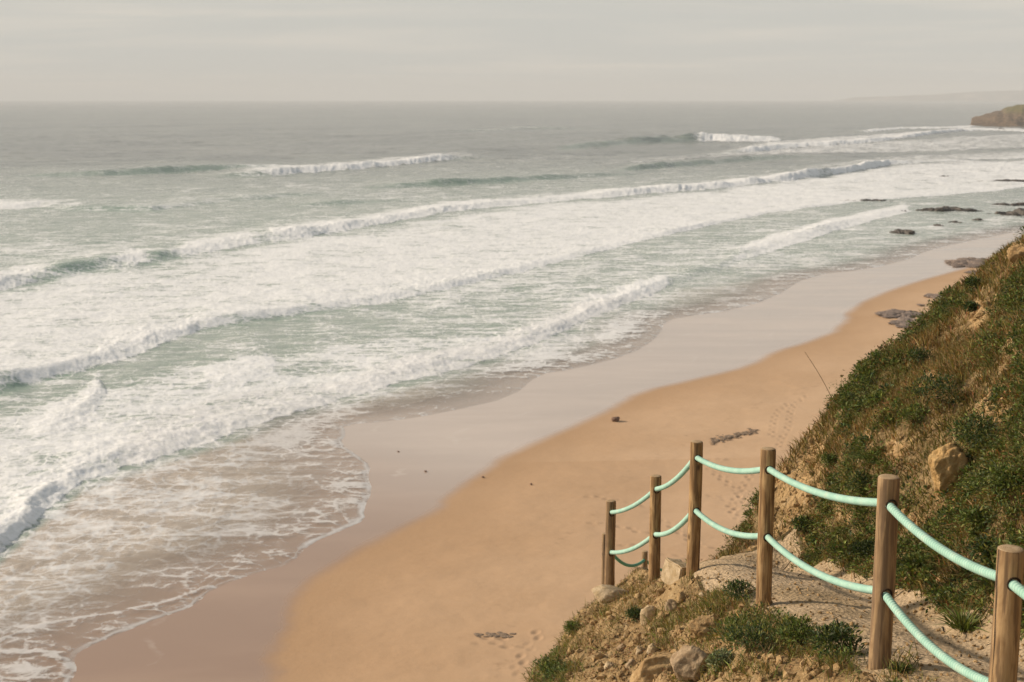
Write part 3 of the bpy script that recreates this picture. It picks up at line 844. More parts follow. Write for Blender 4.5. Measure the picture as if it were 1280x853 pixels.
def flat_rock(name, u0, u1, vt, vb, seed, mat, label, group=None, zb=0.0):
    xa, ya = ground((u0 + u1) / 2, vb - (vb - vt) * 0.35, zb)
    d = math.hypot(xa, ya)
    hw = (u1 - u0) / 2 / F * d
    hh = max((vb - vt) / F * d * 0.55, 0.18)
    r_ = np.random.default_rng(seed)
    hh *= 0.55 if mat is M_reef else 1.0
    hd_ = max(hw * 0.35, (vb - vt) / F * d / 0.14 * 0.28)
    nl = 5 if u1 - u0 < 16 else 40 if mat is M_reef else 26
    vv, ff, of_ = [], [], 0
    for k in range(nl):
        q = r_.uniform(-1, 1)
        sc_ = (1 - 0.75 * q * q) * r_.uniform(.55, 1.1)
        V_, F_ = rock_mesh((hw * r_.uniform(.08, .30 if nl > 30 else .36) + .1, hd_ * sc_ * r_.uniform(.4, .8), hh * sc_), seed * 31 + k, sub=4 if nl > 5 else 3, cuts=7, rough=.55)
        a_ = r_.uniform(-.3, .5)
        V_ = np.stack([V_[:, 0] * math.cos(a_) - V_[:, 1] * math.sin(a_), V_[:, 0] * math.sin(a_) + V_[:, 1] * math.cos(a_), V_[:, 2]], 1)
        vv.append(V_ + [q * hw * .8, r_.uniform(-.55, .55) * hd_ * (1.5 if nl > 30 else 1), 0]); ff.append(F_ + of_); of_ += len(V_)
    o = mesh_np(name, np.concatenate(vv), [np.concatenate(ff)], mat)
    o.location = (xa, ya, zb - hh * 0.1)
    o.rotation_euler = (0, 0, .1)
    tag(o, label, 'rock', group)
    return o
SEA_ROCKS = [
    (1049, 1124, 248.5, 254, 'long thin dark ledge of rock in the shallows, farthest left of the tidal rocks'),
    (1143, 1226, 257.5, 267, 'long ragged dark ledge breaking the grey shallows behind the small boulders'),
    (1234, 1300, 252.5, 259, 'flat dark ledge near the edge of the photo, above the broad brown one'),
    (1233, 1310, 259.5, 274, 'broad brown rock shelf rising out of the shallows by the photo edge'),
    (1112, 1143, 285, 295, 'dark wedge of rock nearest the beach in the shallow water'),
    (1164, 1181, 280, 285, 'small low dark rock just left of a similar pointed one in shallow water'),
    (1181, 1204, 275.5, 281, 'small pointed dark rock in shallow water beside a lower one'),
    (1215, 1230, 272.5, 277.5, 'tiny dark rock alone in front of the broad rock shelf'),
    (1218, 1310, 223.5, 229, 'dark reef line showing through the white foam below the headland'),
    (1172, 1190, 219.5, 222.5, 'faint small rock awash in white foam left of the reef line'),
    (1124, 1135, 262, 266, 'tiny dark rock at the end of a small breaking wave'),
    (1242, 1254, 158.5, 163, 'little sea stack in foam at the foot of the headland')]
for k, (a, b, c_, d_, lab) in enumerate(SEA_ROCKS):
    flat_rock('sea_rock', a, b, c_, d_, 40 + k, M_searock, lab, 'rocks standing in the surf')
REEF = [
    (1182, 1262, 314, 335, 'wide low brown rock platform on the wet sand at the far end of the beach'),
    (1208, 1236, 335, 343, 'small brown rock slab on dry sand just below the wide platform'),
    (1094, 1165, 381, 397, 'long grey strip of low rock lying on the sand, tapering towards the sea'),
    (1141, 1155, 376.5, 382, 'small dark rock lump on the upper edge of the long grey rock strip'),
    (1163, 1200, 361, 376, 'short grey rock strip on the sand against the hillside grass'),
    (1118, 1176, 389, 412, 'grey rock strip on the sand nearest the hillside flower stalks')]
for k, (a, b, c_, d_, lab) in enumerate(REEF):
    xg, yg = ground((a + b) / 2, d_)
    flat_rock('beach_rock', a, b, c_ + (d_ - c_) * 0.25, d_, 70 + k, M_reef, lab, 'low rocks lying on the beach', sand_z(xg, yg) + 0.1)
M_stone = rock_mat('brown_stone', (0.13, 0.08, 0.055), (0.22, 0.14, 0.10), (0.28, 0.2, 0.15), 2.0)
def beach_stone(px, py, r, seed, label):
    x, y = ground(px, py, 0.4)
    z = sand_z(x, y)
    x, y = ground(px, py, z)
    d = math.hypot(x, y)
    rr = r / F * d
    o = rock('beach_stone', (x, y, z + rr * 0.35), (rr * 1.2, rr, rr * 0.8), seed, M_stone)
    tag(o, label, 'stone', 'stones lying on the beach')
beach_stone(770, 526, 5.0, 90, 'brown boulder alone on the dry sand by the wet edge')
beach_stone(498, 565, 1.3, 91, 'tiny dark stone on wet sand, closest to the foam edge')
beach_stone(532, 590, 1.6, 92, 'tiny dark stone in the middle of the shining wet sand')
beach_stone(604, 597, 1.7, 93, 'small dark stone right on the edge of wet and dry sand')
beach_stone(664, 606, 1.6, 94, 'small dark stone on dry sand left of the lowest fence post')
# strand of dark seaweed on the sand
M_weed = rock_mat('seaweed_strand', (0.19, 0.14, 0.095), (0.26, 0.19, 0.13), (0.31, 0.23, 0.155), 3.0)
wv_, wf_ = [], []
off = 0
for k in range(150):
    q = rng.random()
    pu = np.interp(q, [0, .5, 1], [888, 915, 946]) + rng.normal(0, 1.5)
    pvv = np.interp(q, [0, .5, 1], [552, 545, 539]) + rng.normal(0, 1.6)
    if k > 125:
        pu, pvv = 596 + rng.random() * 45, 792 + rng.random() * 5
    x, y = ground(pu, pvv, 0.5); z = sand_z(x, y); x, y = ground(pu, pvv, z)
    V_, F_ = rock_mesh(np.array([rng.uniform(.06, .2), rng.uniform(.06, .16), rng.uniform(.01, .02)]), k, sub=2, cuts=3, rough=0.5)
    wv_.append(V_ + [x, y, z + 0.02]); wf_.append(F_ + off); off += len(V_)
tag(mesh_np('seaweed', np.concatenate(wv_), [np.concatenate(wf_)], M_weed), 'dark seaweed scraps washed up in lines on the dry sand', 'seaweed', kind='stuff')

# ================================================================ FOREGROUND TERRAIN
CP = []
def cpt(px, py, Y): CP.append(atY(px, py, Y))
def cxyz(x, y, z): CP.append(np.array([x, y, z + EYE]))
def path_z(y): return -1.568 - 0.213 * max(y, 5.0)
PATHL = np.array([(2.3, 2.6), (2.28, 4.6), (2.2, 6.16), (2.02, 7.66), (1.84, 10.22), (1.6, 12.0), (1.72, 12.7), (1.98, 13.2), (2.1, 13.7)])
PATHR = np.array([(3.3, 2.6), (3.25, 4.6), (3.2, 6.2), (3.17, 7.5), (3.14, 8.86), (3.05, 9.87), (2.95, 11.4), (2.77, 13.7), (2.7, 14.2)])
for yy in (6.2, 7.6, 8.8, 9.8, 10.8, 11.8, 12.6, 13.4):
    xl, xr = np.interp(yy, PATHL[:, 1], PATHL[:, 0]), np.interp(yy, PATHR[:, 1], PATHR[:, 0])
    for q in (0.0, .5, 1.0):
        cxyz(xl + (xr - xl) * q, yy, path_z(yy) + .03 * q)
for a in ((1190, 607, 11.4), (1280, 600, 10.0), (1280, 700, 9.0), (1280, 450, 12.4), (1150, 560, 12.4), (1060, 610, 13.0), (1000, 650, 13.7), (1110, 520, 13.5), (1200, 430, 14.2), (1180, 700, 10.4), (1100, 680, 11.9), (1230, 740, 9.5), (1035, 688, 13.0),
          (962, 612, 14.4), (1040, 512, 14.8), (1110, 442, 15.1), (1200, 367, 15.7), (1282, 302, 16.3), (1450, 160, 17.2), (928, 672, 14.35),
          (850, 716, 12.5), (830, 742, 12.2), (765, 748, 15.7), (735, 768, 14.8), (700, 815, 13.2), (668, 853, 12.2), (750, 830, 11.8), (800, 790, 12.0), (850, 770, 11.3), (880, 795, 10.1),
          (860, 835, 9.3), (930, 800, 9.2), (1000, 820, 8.5), (1050, 815, 8.2), (950, 853, 8.2), (800, 853, 9.8), (720, 853, 11.2)):
    cpt(*a)
for a in ((1.5, 5.6, -3.6), (0.8, 6.5, -4.3), (0.2, 8, -5.2), (3.9, 5.4, -1.9), (4.8, 7, -1.0), (5.9, 9, -0.6), (3.5, 3, -1.7), (2.3, 2.6, -2.4), (2.7, 4.6, -2.62),
          (1.0, 1.6, -2.0), (0.0, 0.0, -1.7), (0, -3, -1.5), (2.5, 0, -1.2), (4.5, 2, -0.4), (8.0, 13, 0.9), (6.5, 4, 0.6)):
    cxyz(*a)
CP = np.array(CP)
def tps_fit(P, z, lam=0.01):
    n = len(P)
    d = np.hypot(P[:, None, 0] - P[None, :, 0], P[:, None, 1] - P[None, :, 1])
    K = np.where(d > 0, d * d * np.log(np.maximum(d, 1e-9)), 0) + lam * np.eye(n)
    A = np.zeros((n + 3, n + 3))
    A[:n, :n] = K; A[:n, n] = 1; A[:n, n + 1:] = P; A[n, :n] = 1; A[n + 1:, :n] = P.T
    return np.linalg.solve(A, np.concatenate([z, np.zeros(3)]))
TW = tps_fit(CP[:, :2], CP[:, 2])
def tps(x, y):
    o = TW[-3] + TW[-2] * x + TW[-1] * y
    for (a, b), w_ in zip(CP[:, :2], TW[:-3]):
        d2 = (x - a) ** 2 + (y - b) ** 2
        o = o + w_ * 0.5 * d2 * np.log(np.maximum(d2, 1e-12))
    return o

# rim beyond which the ground falls away to the beach
def xyY(px, py, Y): 
    p = atY(px, py, Y); return (p[0], p[1])
RIM = [(-3.0, -4), (-2.2, 0.0), (-0.9, 3.5), (-0.2, 6.5), (-0.15, 9.5), xyY(662, 853, 12.3), xyY(697, 815, 13.2), xyY(728, 768, 14.9), xyY(742, 750, 16.0), xyY(790, 742, 16.3), xyY(858, 714, 13.2), xyY(903, 703, 13.3),
       xyY(903, 699, 14.2), xyY(925, 670, 14.4), xyY(960, 612, 14.5), xyY(1038, 512, 14.9), xyY(1108, 442, 15.25), xyY(1200, 366, 15.85), xyY(1282, 300, 16.5), xyY(1450, 158, 17.4), (10.5, 18.5), (13, 19)]
RIM_poly = np.array(RIM + [(13, -4)])
RIM_l = np.array(RIM)
def path_mask(x, y):
    xl = np.interp(y, PATHL[:, 1], PATHL[:, 0])
    o = np.argsort(PATHR[:, 1])
    xr = np.interp(y, PATHR[o, 1], PATHR[o, 0])
    wb = 0.05 * fbm(x * 2.2, y * 2.2, 3)
    return sstep(-0.10, 0.03, x - xl + 1.2 * wb) * sstep(-0.10, 0.03, xr - x + wb) * sstep(1.5, 3, y) * sstep(13.75, 13.65, y + .1 * wb), x - xl, xr - x

def terrain(x, y):
    z = tps(x, y)
    pm, dl, dr = path_mask(x, y)
    hill = sstep(0.0, 0.5, -dr)
    md = sstep(0.0, 0.5, -dl)
    rough = hill * (0.16 * fbm(x * 0.9, y * 0.9, 3) + 0.10 * (ridged(x * 1.7, y * 1.7, 4) - 0.55) + 0.03 * fbm(x * 7, y * 7, 3))
    rough += md * (0.10 * fbm(x * 1.4 + 4, y * 1.4, 3) + 0.13 * (ridged(x * 2.3, y * 2.3, 4) - 0.55) + 0.045 * fbm(x * 8, y * 8, 4))
    rough += pm * (0.012 * fbm(x * 2, y * 2, 4) + 0.012 * fbm(x * 14, y * 14, 3))
    # low worn steps across the path
    yy = y + 0.10 * fbm(x * 1.5, y * 0.5, 2)
    for y0, h in ((7.0, .05), (8.9, .06), (11.2, .06), (13.0, .05)):
        rough += pm * h * (0.5 - sstep(-0.02, 0.02, yy - y0)) * np.exp(-np.abs(yy - y0) / 0.8)
    d = dist_poly(x, y, RIM_l)
    ins = inside(x, y, RIM_poly)
    out = np.where(ins, 0, d)
    rock_ = 1 + 0.35 * fbm(x * 0.6, y * 0.6, 4)
    fall = 2.1 * out * sstep(0.0, 0.35, out) * rock_ + 0.35 * sstep(0, 0.25, out)
    z = z + rough
    z = np.where(ins, z, np.minimum(z, np.maximum(z - fall, -60)))
    # hold the outside at a sensible level before it falls
    return np.maximum(z, -1.0), pm, hill, md, out

gx = np.concatenate([np.arange(-14, -0.8, 0.25), np.arange(-0.8, 6.8, 0.03), np.arange(6.8, 13, 0.12)])
gy = np.concatenate([np.arange(-4, 4.5, 0.15), np.arange(4.5, 18.2, 0.035), np.arange(18.3, 36, 0.3)])
GX, GY = np.meshgrid(gx, gy)
tz, pm, hill_, md_, out_ = terrain(GX.ravel(), GY.ravel())
TZ = tz.reshape(GX.shape)
def terr_z(x, y):
    x = np.asarray(x, float); y = np.asarray(y, float)
    i = np.clip(np.searchsorted(gx, x) - 1, 0, len(gx) - 2); j = np.clip(np.searchsorted(gy, y) - 1, 0, len(gy) - 2)
    a = np.clip((x - gx[i]) / (gx[i + 1] - gx[i]), 0, 1); b = np.clip((y - gy[j]) / (gy[j + 1] - gy[j]), 0, 1)
    return (TZ[j, i] * (1 - a) + TZ[j, i + 1] * a) * (1 - b) + (TZ[j + 1, i] * (1 - a) + TZ[j + 1, i + 1] * a) * b
def terr_n(x, y, e=0.08):
    dx = (terr_z(x + e, y) - terr_z(x - e, y)) / (2 * e); dy = (terr_z(x, y + e) - terr_z(x, y - e)) / (2 * e)
    nn = np.stack([-dx, -dy, np.ones_like(dx)], -1)
    return nn / np.linalg.norm(nn, axis=-1, keepdims=True)
def hit(px, py, y0=5.0, y1=19.0):
    ys = np.arange(y0, y1, 0.015)
    dx, dy, dz = ray(px, py)
    tt = ys / dy
    xs, zz = dx * tt, EYE + dz * tt
    below = zz < terr_z(xs, ys)
    k = int(np.argmax(below)) if below.any() else len(ys) - 1
    return np.array([xs[k], ys[k], float(terr_z(xs[k], ys[k]))])

# bare earth patches of the hill, found by their place on the slope
gpx, gpy = to_px(GX.ravel(), GY.ravel(), tz)
def soft(u0, v0, ru, rv, rot=0.0, U_=None, V_=None):
    a, b = (U_ - u0), (V_ - v0)
    c_, s_ = math.cos(rot), math.sin(rot)
    a, b = a * c_ + b * s_, -a * s_ + b * c_
    return np.exp(-((a / ru) ** 2 + (b / rv) ** 2))
BARE = [(990, 612, 30, 72, .4), (1055, 640, 14, 16, 0), (1120, 560, 12, 18, .3), (1160, 470, 10, 18, .4), (1085, 545, 9, 14, .4), (1230, 590, 14, 14, 0), (1150, 655, 20, 9, .2), (1236, 520, 22, 26, .4), (1264, 438, 20, 38, .3), (1275, 320, 14, 16, .5), (1225, 392, 12, 28, .4), (1188, 605, 26, 34, 0), (960, 690, 50, 22, 0), (1244, 765, 12, 34, .2), (1020, 565, 16, 30, .7)]
def bare(px, py):
    b = np.zeros_like(px)
    for a in BARE:
        b = np.maximum(b, soft(*a, U_=px, V_=py))
    return b
baremap = bare(gpx, gpy)
gxr, gyr = GX.ravel(), GY.ravel()
tz = tz + sstep(.2, .7, baremap) * hill_ * (0.10 * (ridged(gxr * 3.2, gyr * 3.2, 4) - .6) + 0.06 * fbm(gxr * 9, gyr * 9, 4, .6))
TZ = tz.reshape(GX.shape)

def terr_part(name, mask_faces, attrs, mat):
    f = grid_faces(len(gy), len(gx))
    f = f[mask_faces[f].mean(1) > 0.5]
    Vv, ff, at = compact(np.stack([GX.ravel(), GY.ravel(), tz], 1), f, attrs)
    return mesh_np(name, Vv, [ff], mat, attrs=at)
t = NT('ochre_earth')
P = t.coord()
a = t.noise(P, 1.6, 7, 0.6, 0.3); b = t.noise(P, 11, 7, 0.68, 0.3); d = t.voronoi(P, 22)
litter = t.attr('litter')
c = t.mix(t.rng(a, .35, .65), (0.33, 0.21, 0.095), (0.45, 0.305, 0.15))
c = t.mix(t.rng(b, .5, .72, 0, .75), c, (0.56, 0.43, 0.26))
c = t.mix(t.rng(b, .46, .30, 0, .7), c, (0.19, 0.115, 0.055))
c = t.mix(t.math('MULTIPLY', litter, 0.65), c, t.mix(t.rng(b, .4, .6), (0.085, 0.065, 0.03), (0.21, 0.15, 0.07)))
h = t.math('ADD', t.math('MULTIPLY', b, 1.0), t.math('MULTIPLY', d, -0.5))
c = t.mix(t.rng(t.noise(P, 3.5, 5, .6), .55, .7, 0, .45), c, (0.15, 0.095, 0.045))
M_earth = t.done(t.bsdf(c, 0.95, t.bump(h, 1.0, 0.05), 0.1))
t = NT('trodden_path')
P = t.coord()
a = t.noise(P, 1.3, 8, 0.65, 0.3); b = t.noise(P, 14, 8, 0.75); vo = t.voronoi(t.mapping(P, (1, 1, 0.2)), 1.5, 'DISTANCE_TO_EDGE')
cr = t.noise(P, 3.0, 4, .6)
c = t.mix(t.rng(a, .35, .65), (0.37, 0.27, 0.155), (0.49, 0.37, 0.235))
c = t.mix(t.rng(b, .55, .75, 0, .6), c, (0.54, 0.43, 0.29))
c = t.mix(t.rng(b, .46, .32, 0, .8), c, (0.17, 0.115, 0.06))
crack = t.math('MULTIPLY', t.rng(vo, 0.0, 0.012, 1, 0), t.rng(cr, .5, .6))
c = t.mix(t.math('MULTIPLY', crack, .8), c, (0.10, 0.07, 0.04))
h = t.math('SUBTRACT', t.math('ADD', t.math('MULTIPLY', b, .5), t.math('MULTIPLY', t.voronoi(P, 30), 0.35)), crack)
M_path = t.done(t.bsdf(c, 0.95, t.bump(h, 1.0, 0.04), 0.12))
ispath = (pm > 0.5).astype(float)
ishill = ((pm <= 0.5) & ((hill_ > 0) | ((GX.ravel() > 3.2) | (GY.ravel() > 13.5) & (GX.ravel() > 1.95)))).astype(float)
ismound = ((pm <= 0.5) & (ishill < 0.5)).astype(float)
litter = np.where(ishill > 0, 1 - sstep(0.25, 0.75, baremap + 0.5 * fbm(GX.ravel() * 2.2, GY.ravel() * 2.2, 3)), 0.45 + 0.5 * sstep(-.1, .5, fbm(GX.ravel() * 2.5, GY.ravel() * 2.5, 3)))
hs = terr_part('hillside', ishill, dict(litter=litter), M_earth); tag(hs, 'steep ochre earth hillside beside the path', None, kind='structure')
mo = terr_part('earth_mound', ismound, dict(litter=litter), M_earth); tag(mo, 'rocky ochre earth bank on the seaward side of the path', None, kind='structure')
pa = terr_part('path', ispath, dict(litter=litter), M_path); tag(pa, 'worn earth and concrete path behind the posts', None, kind='structure')

# ================================================================ STONES OF THE BANK AND HILL
M_ochre = rock_mat('ochre_stone', (0.30, 0.185, 0.08), (0.44, 0.30, 0.145), (0.52, 0.39, 0.22), 5.0, 0, 0.03)
M_clay = rock_mat('orange_clay_rock', (0.40, 0.24, 0.09), (0.54, 0.36, 0.16), (0.60, 0.44, 0.23), 5.0, 0, 0.04)
M_brown = rock_mat('brown_boulder', (0.27, 0.185, 0.105), (0.42, 0.31, 0.19), (0.50, 0.40, 0.27), 5.0, 0, 0.02)
M_pale = rock_mat('pale_stone', (0.36, 0.26, 0.14), (0.50, 0.39, 0.25), (0.58, 0.48, 0.33), 6.0, 0, 0.015)
def stone(name, px, py, w, h, seed, mat, label, depth=0.8, rot=0.0, tilt=0.0, sink=0.25, cat='rock', group=None, **kw):
    p = hit(px, py)
    d = math.hypot(p[0], p[1])
    rw, rh = w / 2 / F * d, h / 2 / F * d
    o = rock(name, (p[0], p[1], p[2] + rh * (0.5 - sink)), (rw, rw * depth, rh), seed, mat, rot, tilt, **kw)
    return tag(o, label, cat, group)
stone('boulder', 862, 842, 72, 72, 201, M_brown, 'large brown boulder at the bottom edge of the bank with a lit left edge', 0.8, 0.3, -0.35, .2, 'boulder', sub=5, cuts=16, rough=.26, sharp=.95)
stone('boulder', 814, 848, 78, 52, 202, M_ochre, 'ochre wedge shaped boulder at the bottom, left of the large brown one', 0.8, 0.2, -0.5, .25, 'boulder', sub=5, cuts=16, rough=.26, sharp=.95)
stone('boulder', 882, 795, 54, 42, 203, M_ochre, 'sunlit ochre boulder above the large brown one on the bank', 0.8, 0.5, 0.1, .2, 'boulder', sub=5, cuts=14, rough=.4)
stone('rock_slab', 764, 752, 58, 36, 204, M_pale, 'pale flat rock slab at the foot of the lowest tall fence post', 0.8, 0.2, 0.1, .15, 'rock', sub=5, cuts=10, rough=.15)
stone('outcrop', 1185, 610, 54, 74, 205, M_clay, 'upright ochre rock sticking out of the green hillside', 0.7, 0.2, 0.45, -.05, 'rock', sub=5, cuts=9, rough=.42)
stone('outcrop', 1274, 322, 30, 24, 208, M_ochre, 'ochre crag on the hill crest at the edge of the photo', 0.9, 0.1, 0.2, .2, 'rock', sub=5, cuts=8, rough=.35)
for k, (px, py, w_, h_, lab) in enumerate((
        (799, 816, 15, 15, 'round pale stone on the rubble slope, left one of a touching pair'),
        (815, 817, 15, 18, 'upright pale stone on the rubble slope, right one of a touching pair'),
        (791, 834, 24, 18, 'lumpy ochre stone just above the wedge shaped boulder'),
        (783, 797, 9, 9, 'little round stone in the middle of the rubble slope'),
        (797, 798, 11, 9, 'small flat stone above the touching pair of pale stones'),
        (778, 812, 14, 10, 'small ochre stone left of the touching pair of pale stones'),
        (762, 835, 16, 14, 'ochre stone low on the rubble slope by the left edge grass'),
        (852, 752, 16, 20, 'ochre stone set in the bank under the pale block'),
        (840, 762, 18, 22, 'crumbly stone in the bank above the grass'),
        (812, 776, 26, 34, 'brown earth lump in the middle of the bank'),
        (823, 722, 11, 9, 'small pale stone at the foot of the second post in the row'),
        (949, 752, 16, 9, 'flat stone at the foot of the middle post by the path edge'),
        (878, 748, 14, 12, 'ochre stone under the green tuft by the tallest looking post'),
        (935, 742, 14, 10, 'small ochre stone beside the dry twigs on the bank'))):
    stone('stone', px, py, w_, h_, 220 + k, [M_pale, M_ochre, M_brown][k % 3] if k > 1 else M_pale, lab, .9, k * .7, 0.1 * (k % 3), .3, 'stone', 'stones in the bank', sub=4, cuts=9, rough=.35)
# squared block by the third post
p = hit(851, 722)
bm = bmesh.new()
bmesh.ops.create_cube(bm, size=1.0)
for v_ in bm.verts:
    v_.co.x *= 0.20 * (0.92 if v_.co.z > 0 else 1.1); v_.co.y *= 0.26; v_.co.z *= 0.22
    if v_.co.x > 0 and v_.co.z > 0: v_.co.z -= 0.035
bmesh.ops.bevel(bm, geom=bm.edges[:], offset=0.012, segments=2, affect='EDGES')
bmesh.ops.subdivide_edges(bm, edges=bm.edges[:], cuts=3, use_grid_fill=True)
for v_ in bm.verts:
    q = v_.co
    v_.co += Vector((math.sin(q.y * 40 + q.z * 31), math.sin(q.x * 37 + q.z * 29), math.sin(q.x * 33 + q.y * 41))) * 0.0035
me = bpy.data.meshes.new('concrete_block'); bm.to_mesh(me); bm.free()
o = bpy.data.objects.new('concrete_block', me); C.objects.link(o)
me.materials.append(M_pale)
o.location = (p[0], p[1] + 0.12, p[2] + 0.0); o.rotation_euler = (0.10, 0.08, 0.55)
tag(o, 'squared pale concrete block beside the post at the turn of the fence', 'block')

# gravel and crumbs
pv_, pf_, off = [], [], 0
V1, F1 = ICO[1]
for k in range(2200):
    if k < 1100:
        px, py = rng.uniform(668, 960), rng.uniform(705, 853)
    else:
        px, py = rng.uniform(930, 1280), rng.uniform(690, 853)
    p = hit(px, py)
    if p[1] > 18: continue
    m_, dl, dr = path_mask(p[0:1], p[1:2])
    r_ = rng.uniform(.006, .015) if m_[0] > .5 else rng.choice([.008, .012, .02, .032], p=[.4, .3, .2, .1]) * rng.uniform(.8, 1.3)
    if m_[0] > .5 and rng.random() < .4: continue
    V_ = V1 * (1 + .3 * rng.normal(size=(len(V1), 1))) * r_ * rng.uniform(.6, 1.2, 3)
    pv_.append(V_ + p + [0, 0, r_ * .3]); pf_.append(F1 + off); off += len(V_)
for k in range(5200):
    px, py = rng.uniform(890, 1280), rng.uniform(300, 800)
    if rng.random() > bare(np.array([px]), np.array([py]))[0] - .12: continue
    p = hit(px, py)
    if path_mask(p[0:1], p[1:2])[0][0] > .5: continue
    r_ = rng.choice([.012, .02, .034, .05], p=[.45, .3, .18, .07]) * rng.uniform(.8, 1.3)
    V_ = V1 * (1 + .3 * rng.normal(size=(len(V1), 1))) * r_ * rng.uniform(.6, 1.2, 3)
    pv_.append(V_ + p + [0, 0, r_ * .15]); pf_.append(F1 + off); off += len(V_)
tag(mesh_np('gravel', np.concatenate(pv_), [np.concatenate(pf_)], M_ochre, smooth=False), 'loose ochre gravel and crumbs of earth on bank and path', 'gravel', kind='stuff')

# ================================================================ FENCES
t = NT('weathered_wood')
P = t.coord()
oi = t.n('ShaderNodeObjectInfo')
pv2 = t.n('ShaderNodeVectorMath', operation='ADD')
t.l(P, pv2.inputs[0])
cmb = t.n('ShaderNodeCombineXYZ'); 
t.l(t.math('MULTIPLY', oi.outputs['Random'], 37.0), cmb.inputs[0]); t.l(t.math('MULTIPLY', oi.outputs['Random'], 91.0), cmb.inputs[2])
t.l(cmb.outputs[0], pv2.inputs[1])
Q = pv2.outputs[0]
g1 = t.noise(t.mapping(Q, (1, 1, .06)), 42, 6, .6, .6)
g2 = t.noise(t.mapping(Q, (1, 1, .22)), 9, 5, .6, 1.8)
kn = t.voronoi(t.mapping(Q, (1, 1, .5)), 6.5)
c = t.mix(t.rng(g2, .35, .65), (0.26, 0.15, 0.062), (0.44, 0.285, 0.135))
c = t.mix(t.rng(g1, .56, .40, 0, .8), c, (0.11, 0.06, 0.026))
c = t.mix(t.rng(g1, .6, .75, 0, .5), c, (0.46, 0.34, 0.20))
c = t.mix(t.rng(kn, .16, .06, 0, .9), c, (0.06, 0.035, 0.02))
c = t.mix(t.math('MULTIPLY', oi.outputs['Random'], .38), c, (0.20, 0.155, 0.11))
chk = t.noise(t.mapping(Q, (1, 1, .025)), 16, 3, .5, .2)
ckm = t.rng(chk, .70, .715)
c = t.mix(ckm, c, (0.03, 0.02, 0.012))
h = t.math('SUBTRACT', g1, t.math('MULTIPLY', ckm, 2.5))
M_wood = t.done(t.bsdf(c, .82, t.bump(h, .6, .006), .2))
t = NT('cut_wood')
P = t.coord()
wv2 = t.n('ShaderNodeTexWave', wave_type='RINGS', rings_direction='Z')
t.l(P, wv2.inputs[0]); wv2.inputs['Scale'].default_value = 34; wv2.inputs['Distortion'].default_value = 2.5
c = t.mix(t.rng(wv2.outputs['Fac'], .3, .8), (0.40, 0.29, 0.17), (0.27, 0.185, 0.10))
c = t.mix(t.rng(t.noise(P, 30, 5, .6), .5, .7, 0, .6), c, (0.5, 0.40, 0.27))
M_cut = t.done(t.bsdf(c, .9, None, .15))
t = NT('mint_rope')
P = t.coord()
a = t.noise(P, 9, 5, .6); b = t.noise(P, 220, 3, .5)
groove_fac = t.attr('groove')
c = t.mix(t.rng(a, .35, .7), (0.315, 0.50, 0.40), (0.40, 0.58, 0.475))
c = t.mix(t.math('MULTIPLY', groove_fac, .85), c, (0.13, 0.36, 0.27))  # darker green along the grooves of the twist
c = t.mix(t.rng(a, .56, .72, 0, .5), c, (0.42, 0.47, 0.35))
c = t.mix(t.rng(t.noise(P, 3.1, 6, .7), .55, .7, 0, .2), c, (0.30, 0.36, 0.26))
M_rope = t.done(t.bsdf(c, .75, t.bump(b, .3, .002), .25))
t = NT('shaded_rope')
a = t.noise(t.coord(), 9, 5, .6)
M_rope_shaded = t.done(t.bsdf(t.mix(t.rng(a, .35, .7), (0.10, 0.30, 0.20), (0.15, 0.38, 0.26)), .8, None, .2))  # rope green darkened: shade on the lower fence put into the colour

M_hole_shade = rock_mat('hole_shade', (0.05, 0.032, 0.018), (0.09, 0.055, 0.03), (0.12, 0.075, 0.04), 20)
def post_mesh(h, r, seed):
    r_ = np.random.default_rng(seed)
    na, nz_ = 28, 34
    a = np.linspace(0, 2 * np.pi, na, endpoint=False)
    zz = np.linspace(-0.35, h - 0.012, nz_)
    Vs = []
    for z in zz:
        rr = r * (1.03 - 0.05 * (z / h)) * (1 + 0.018 * np.sin(2 * a + seed) + 0.012 * np.sin(3 * a + 2 * seed + z * 2) + 0.008 * np.sin(z * 9 + seed))
        Vs.append(np.stack([rr * np.cos(a) + .004 * math.sin(z * 3 + seed), rr * np.sin(a), np.full(na, z)], 1))
    Vs.append(np.stack([r * .93 * np.cos(a), r * .93 * np.sin(a), np.full(na, h - .003)], 1))
    nr = len(Vs)
    f = []
    for i in range(nr - 1):
        for j in range(na):
            f.append((i * na + j, i * na + (j + 1) % na, (i + 1) * na + (j + 1) % na, (i + 1) * na + j))
    return np.concatenate(Vs), np.array(f)
def top_mesh(h, r, seed):
    na = 28
    a = np.linspace(0, 2 * np.pi, na, endpoint=False)
    Vs = [np.stack([r * k * np.cos(a), r * k * np.sin(a), np.full(na, h + dz)], 1) for k, dz in ((.93, -.003), (.86, .0), (.45, .001))] + [np.array([[0, 0, h + .0015]])]
    q, tr = [], []
    for i in range(2):
        for j in range(na): q.append((i * na + j, i * na + (j + 1) % na, (i + 1) * na + (j + 1) % na, (i + 1) * na + j))
    for j in range(na): tr.append((2 * na + j, 2 * na + (j + 1) % na, 3 * na))
    return np.concatenate(Vs), [np.array(q), np.array(tr)]
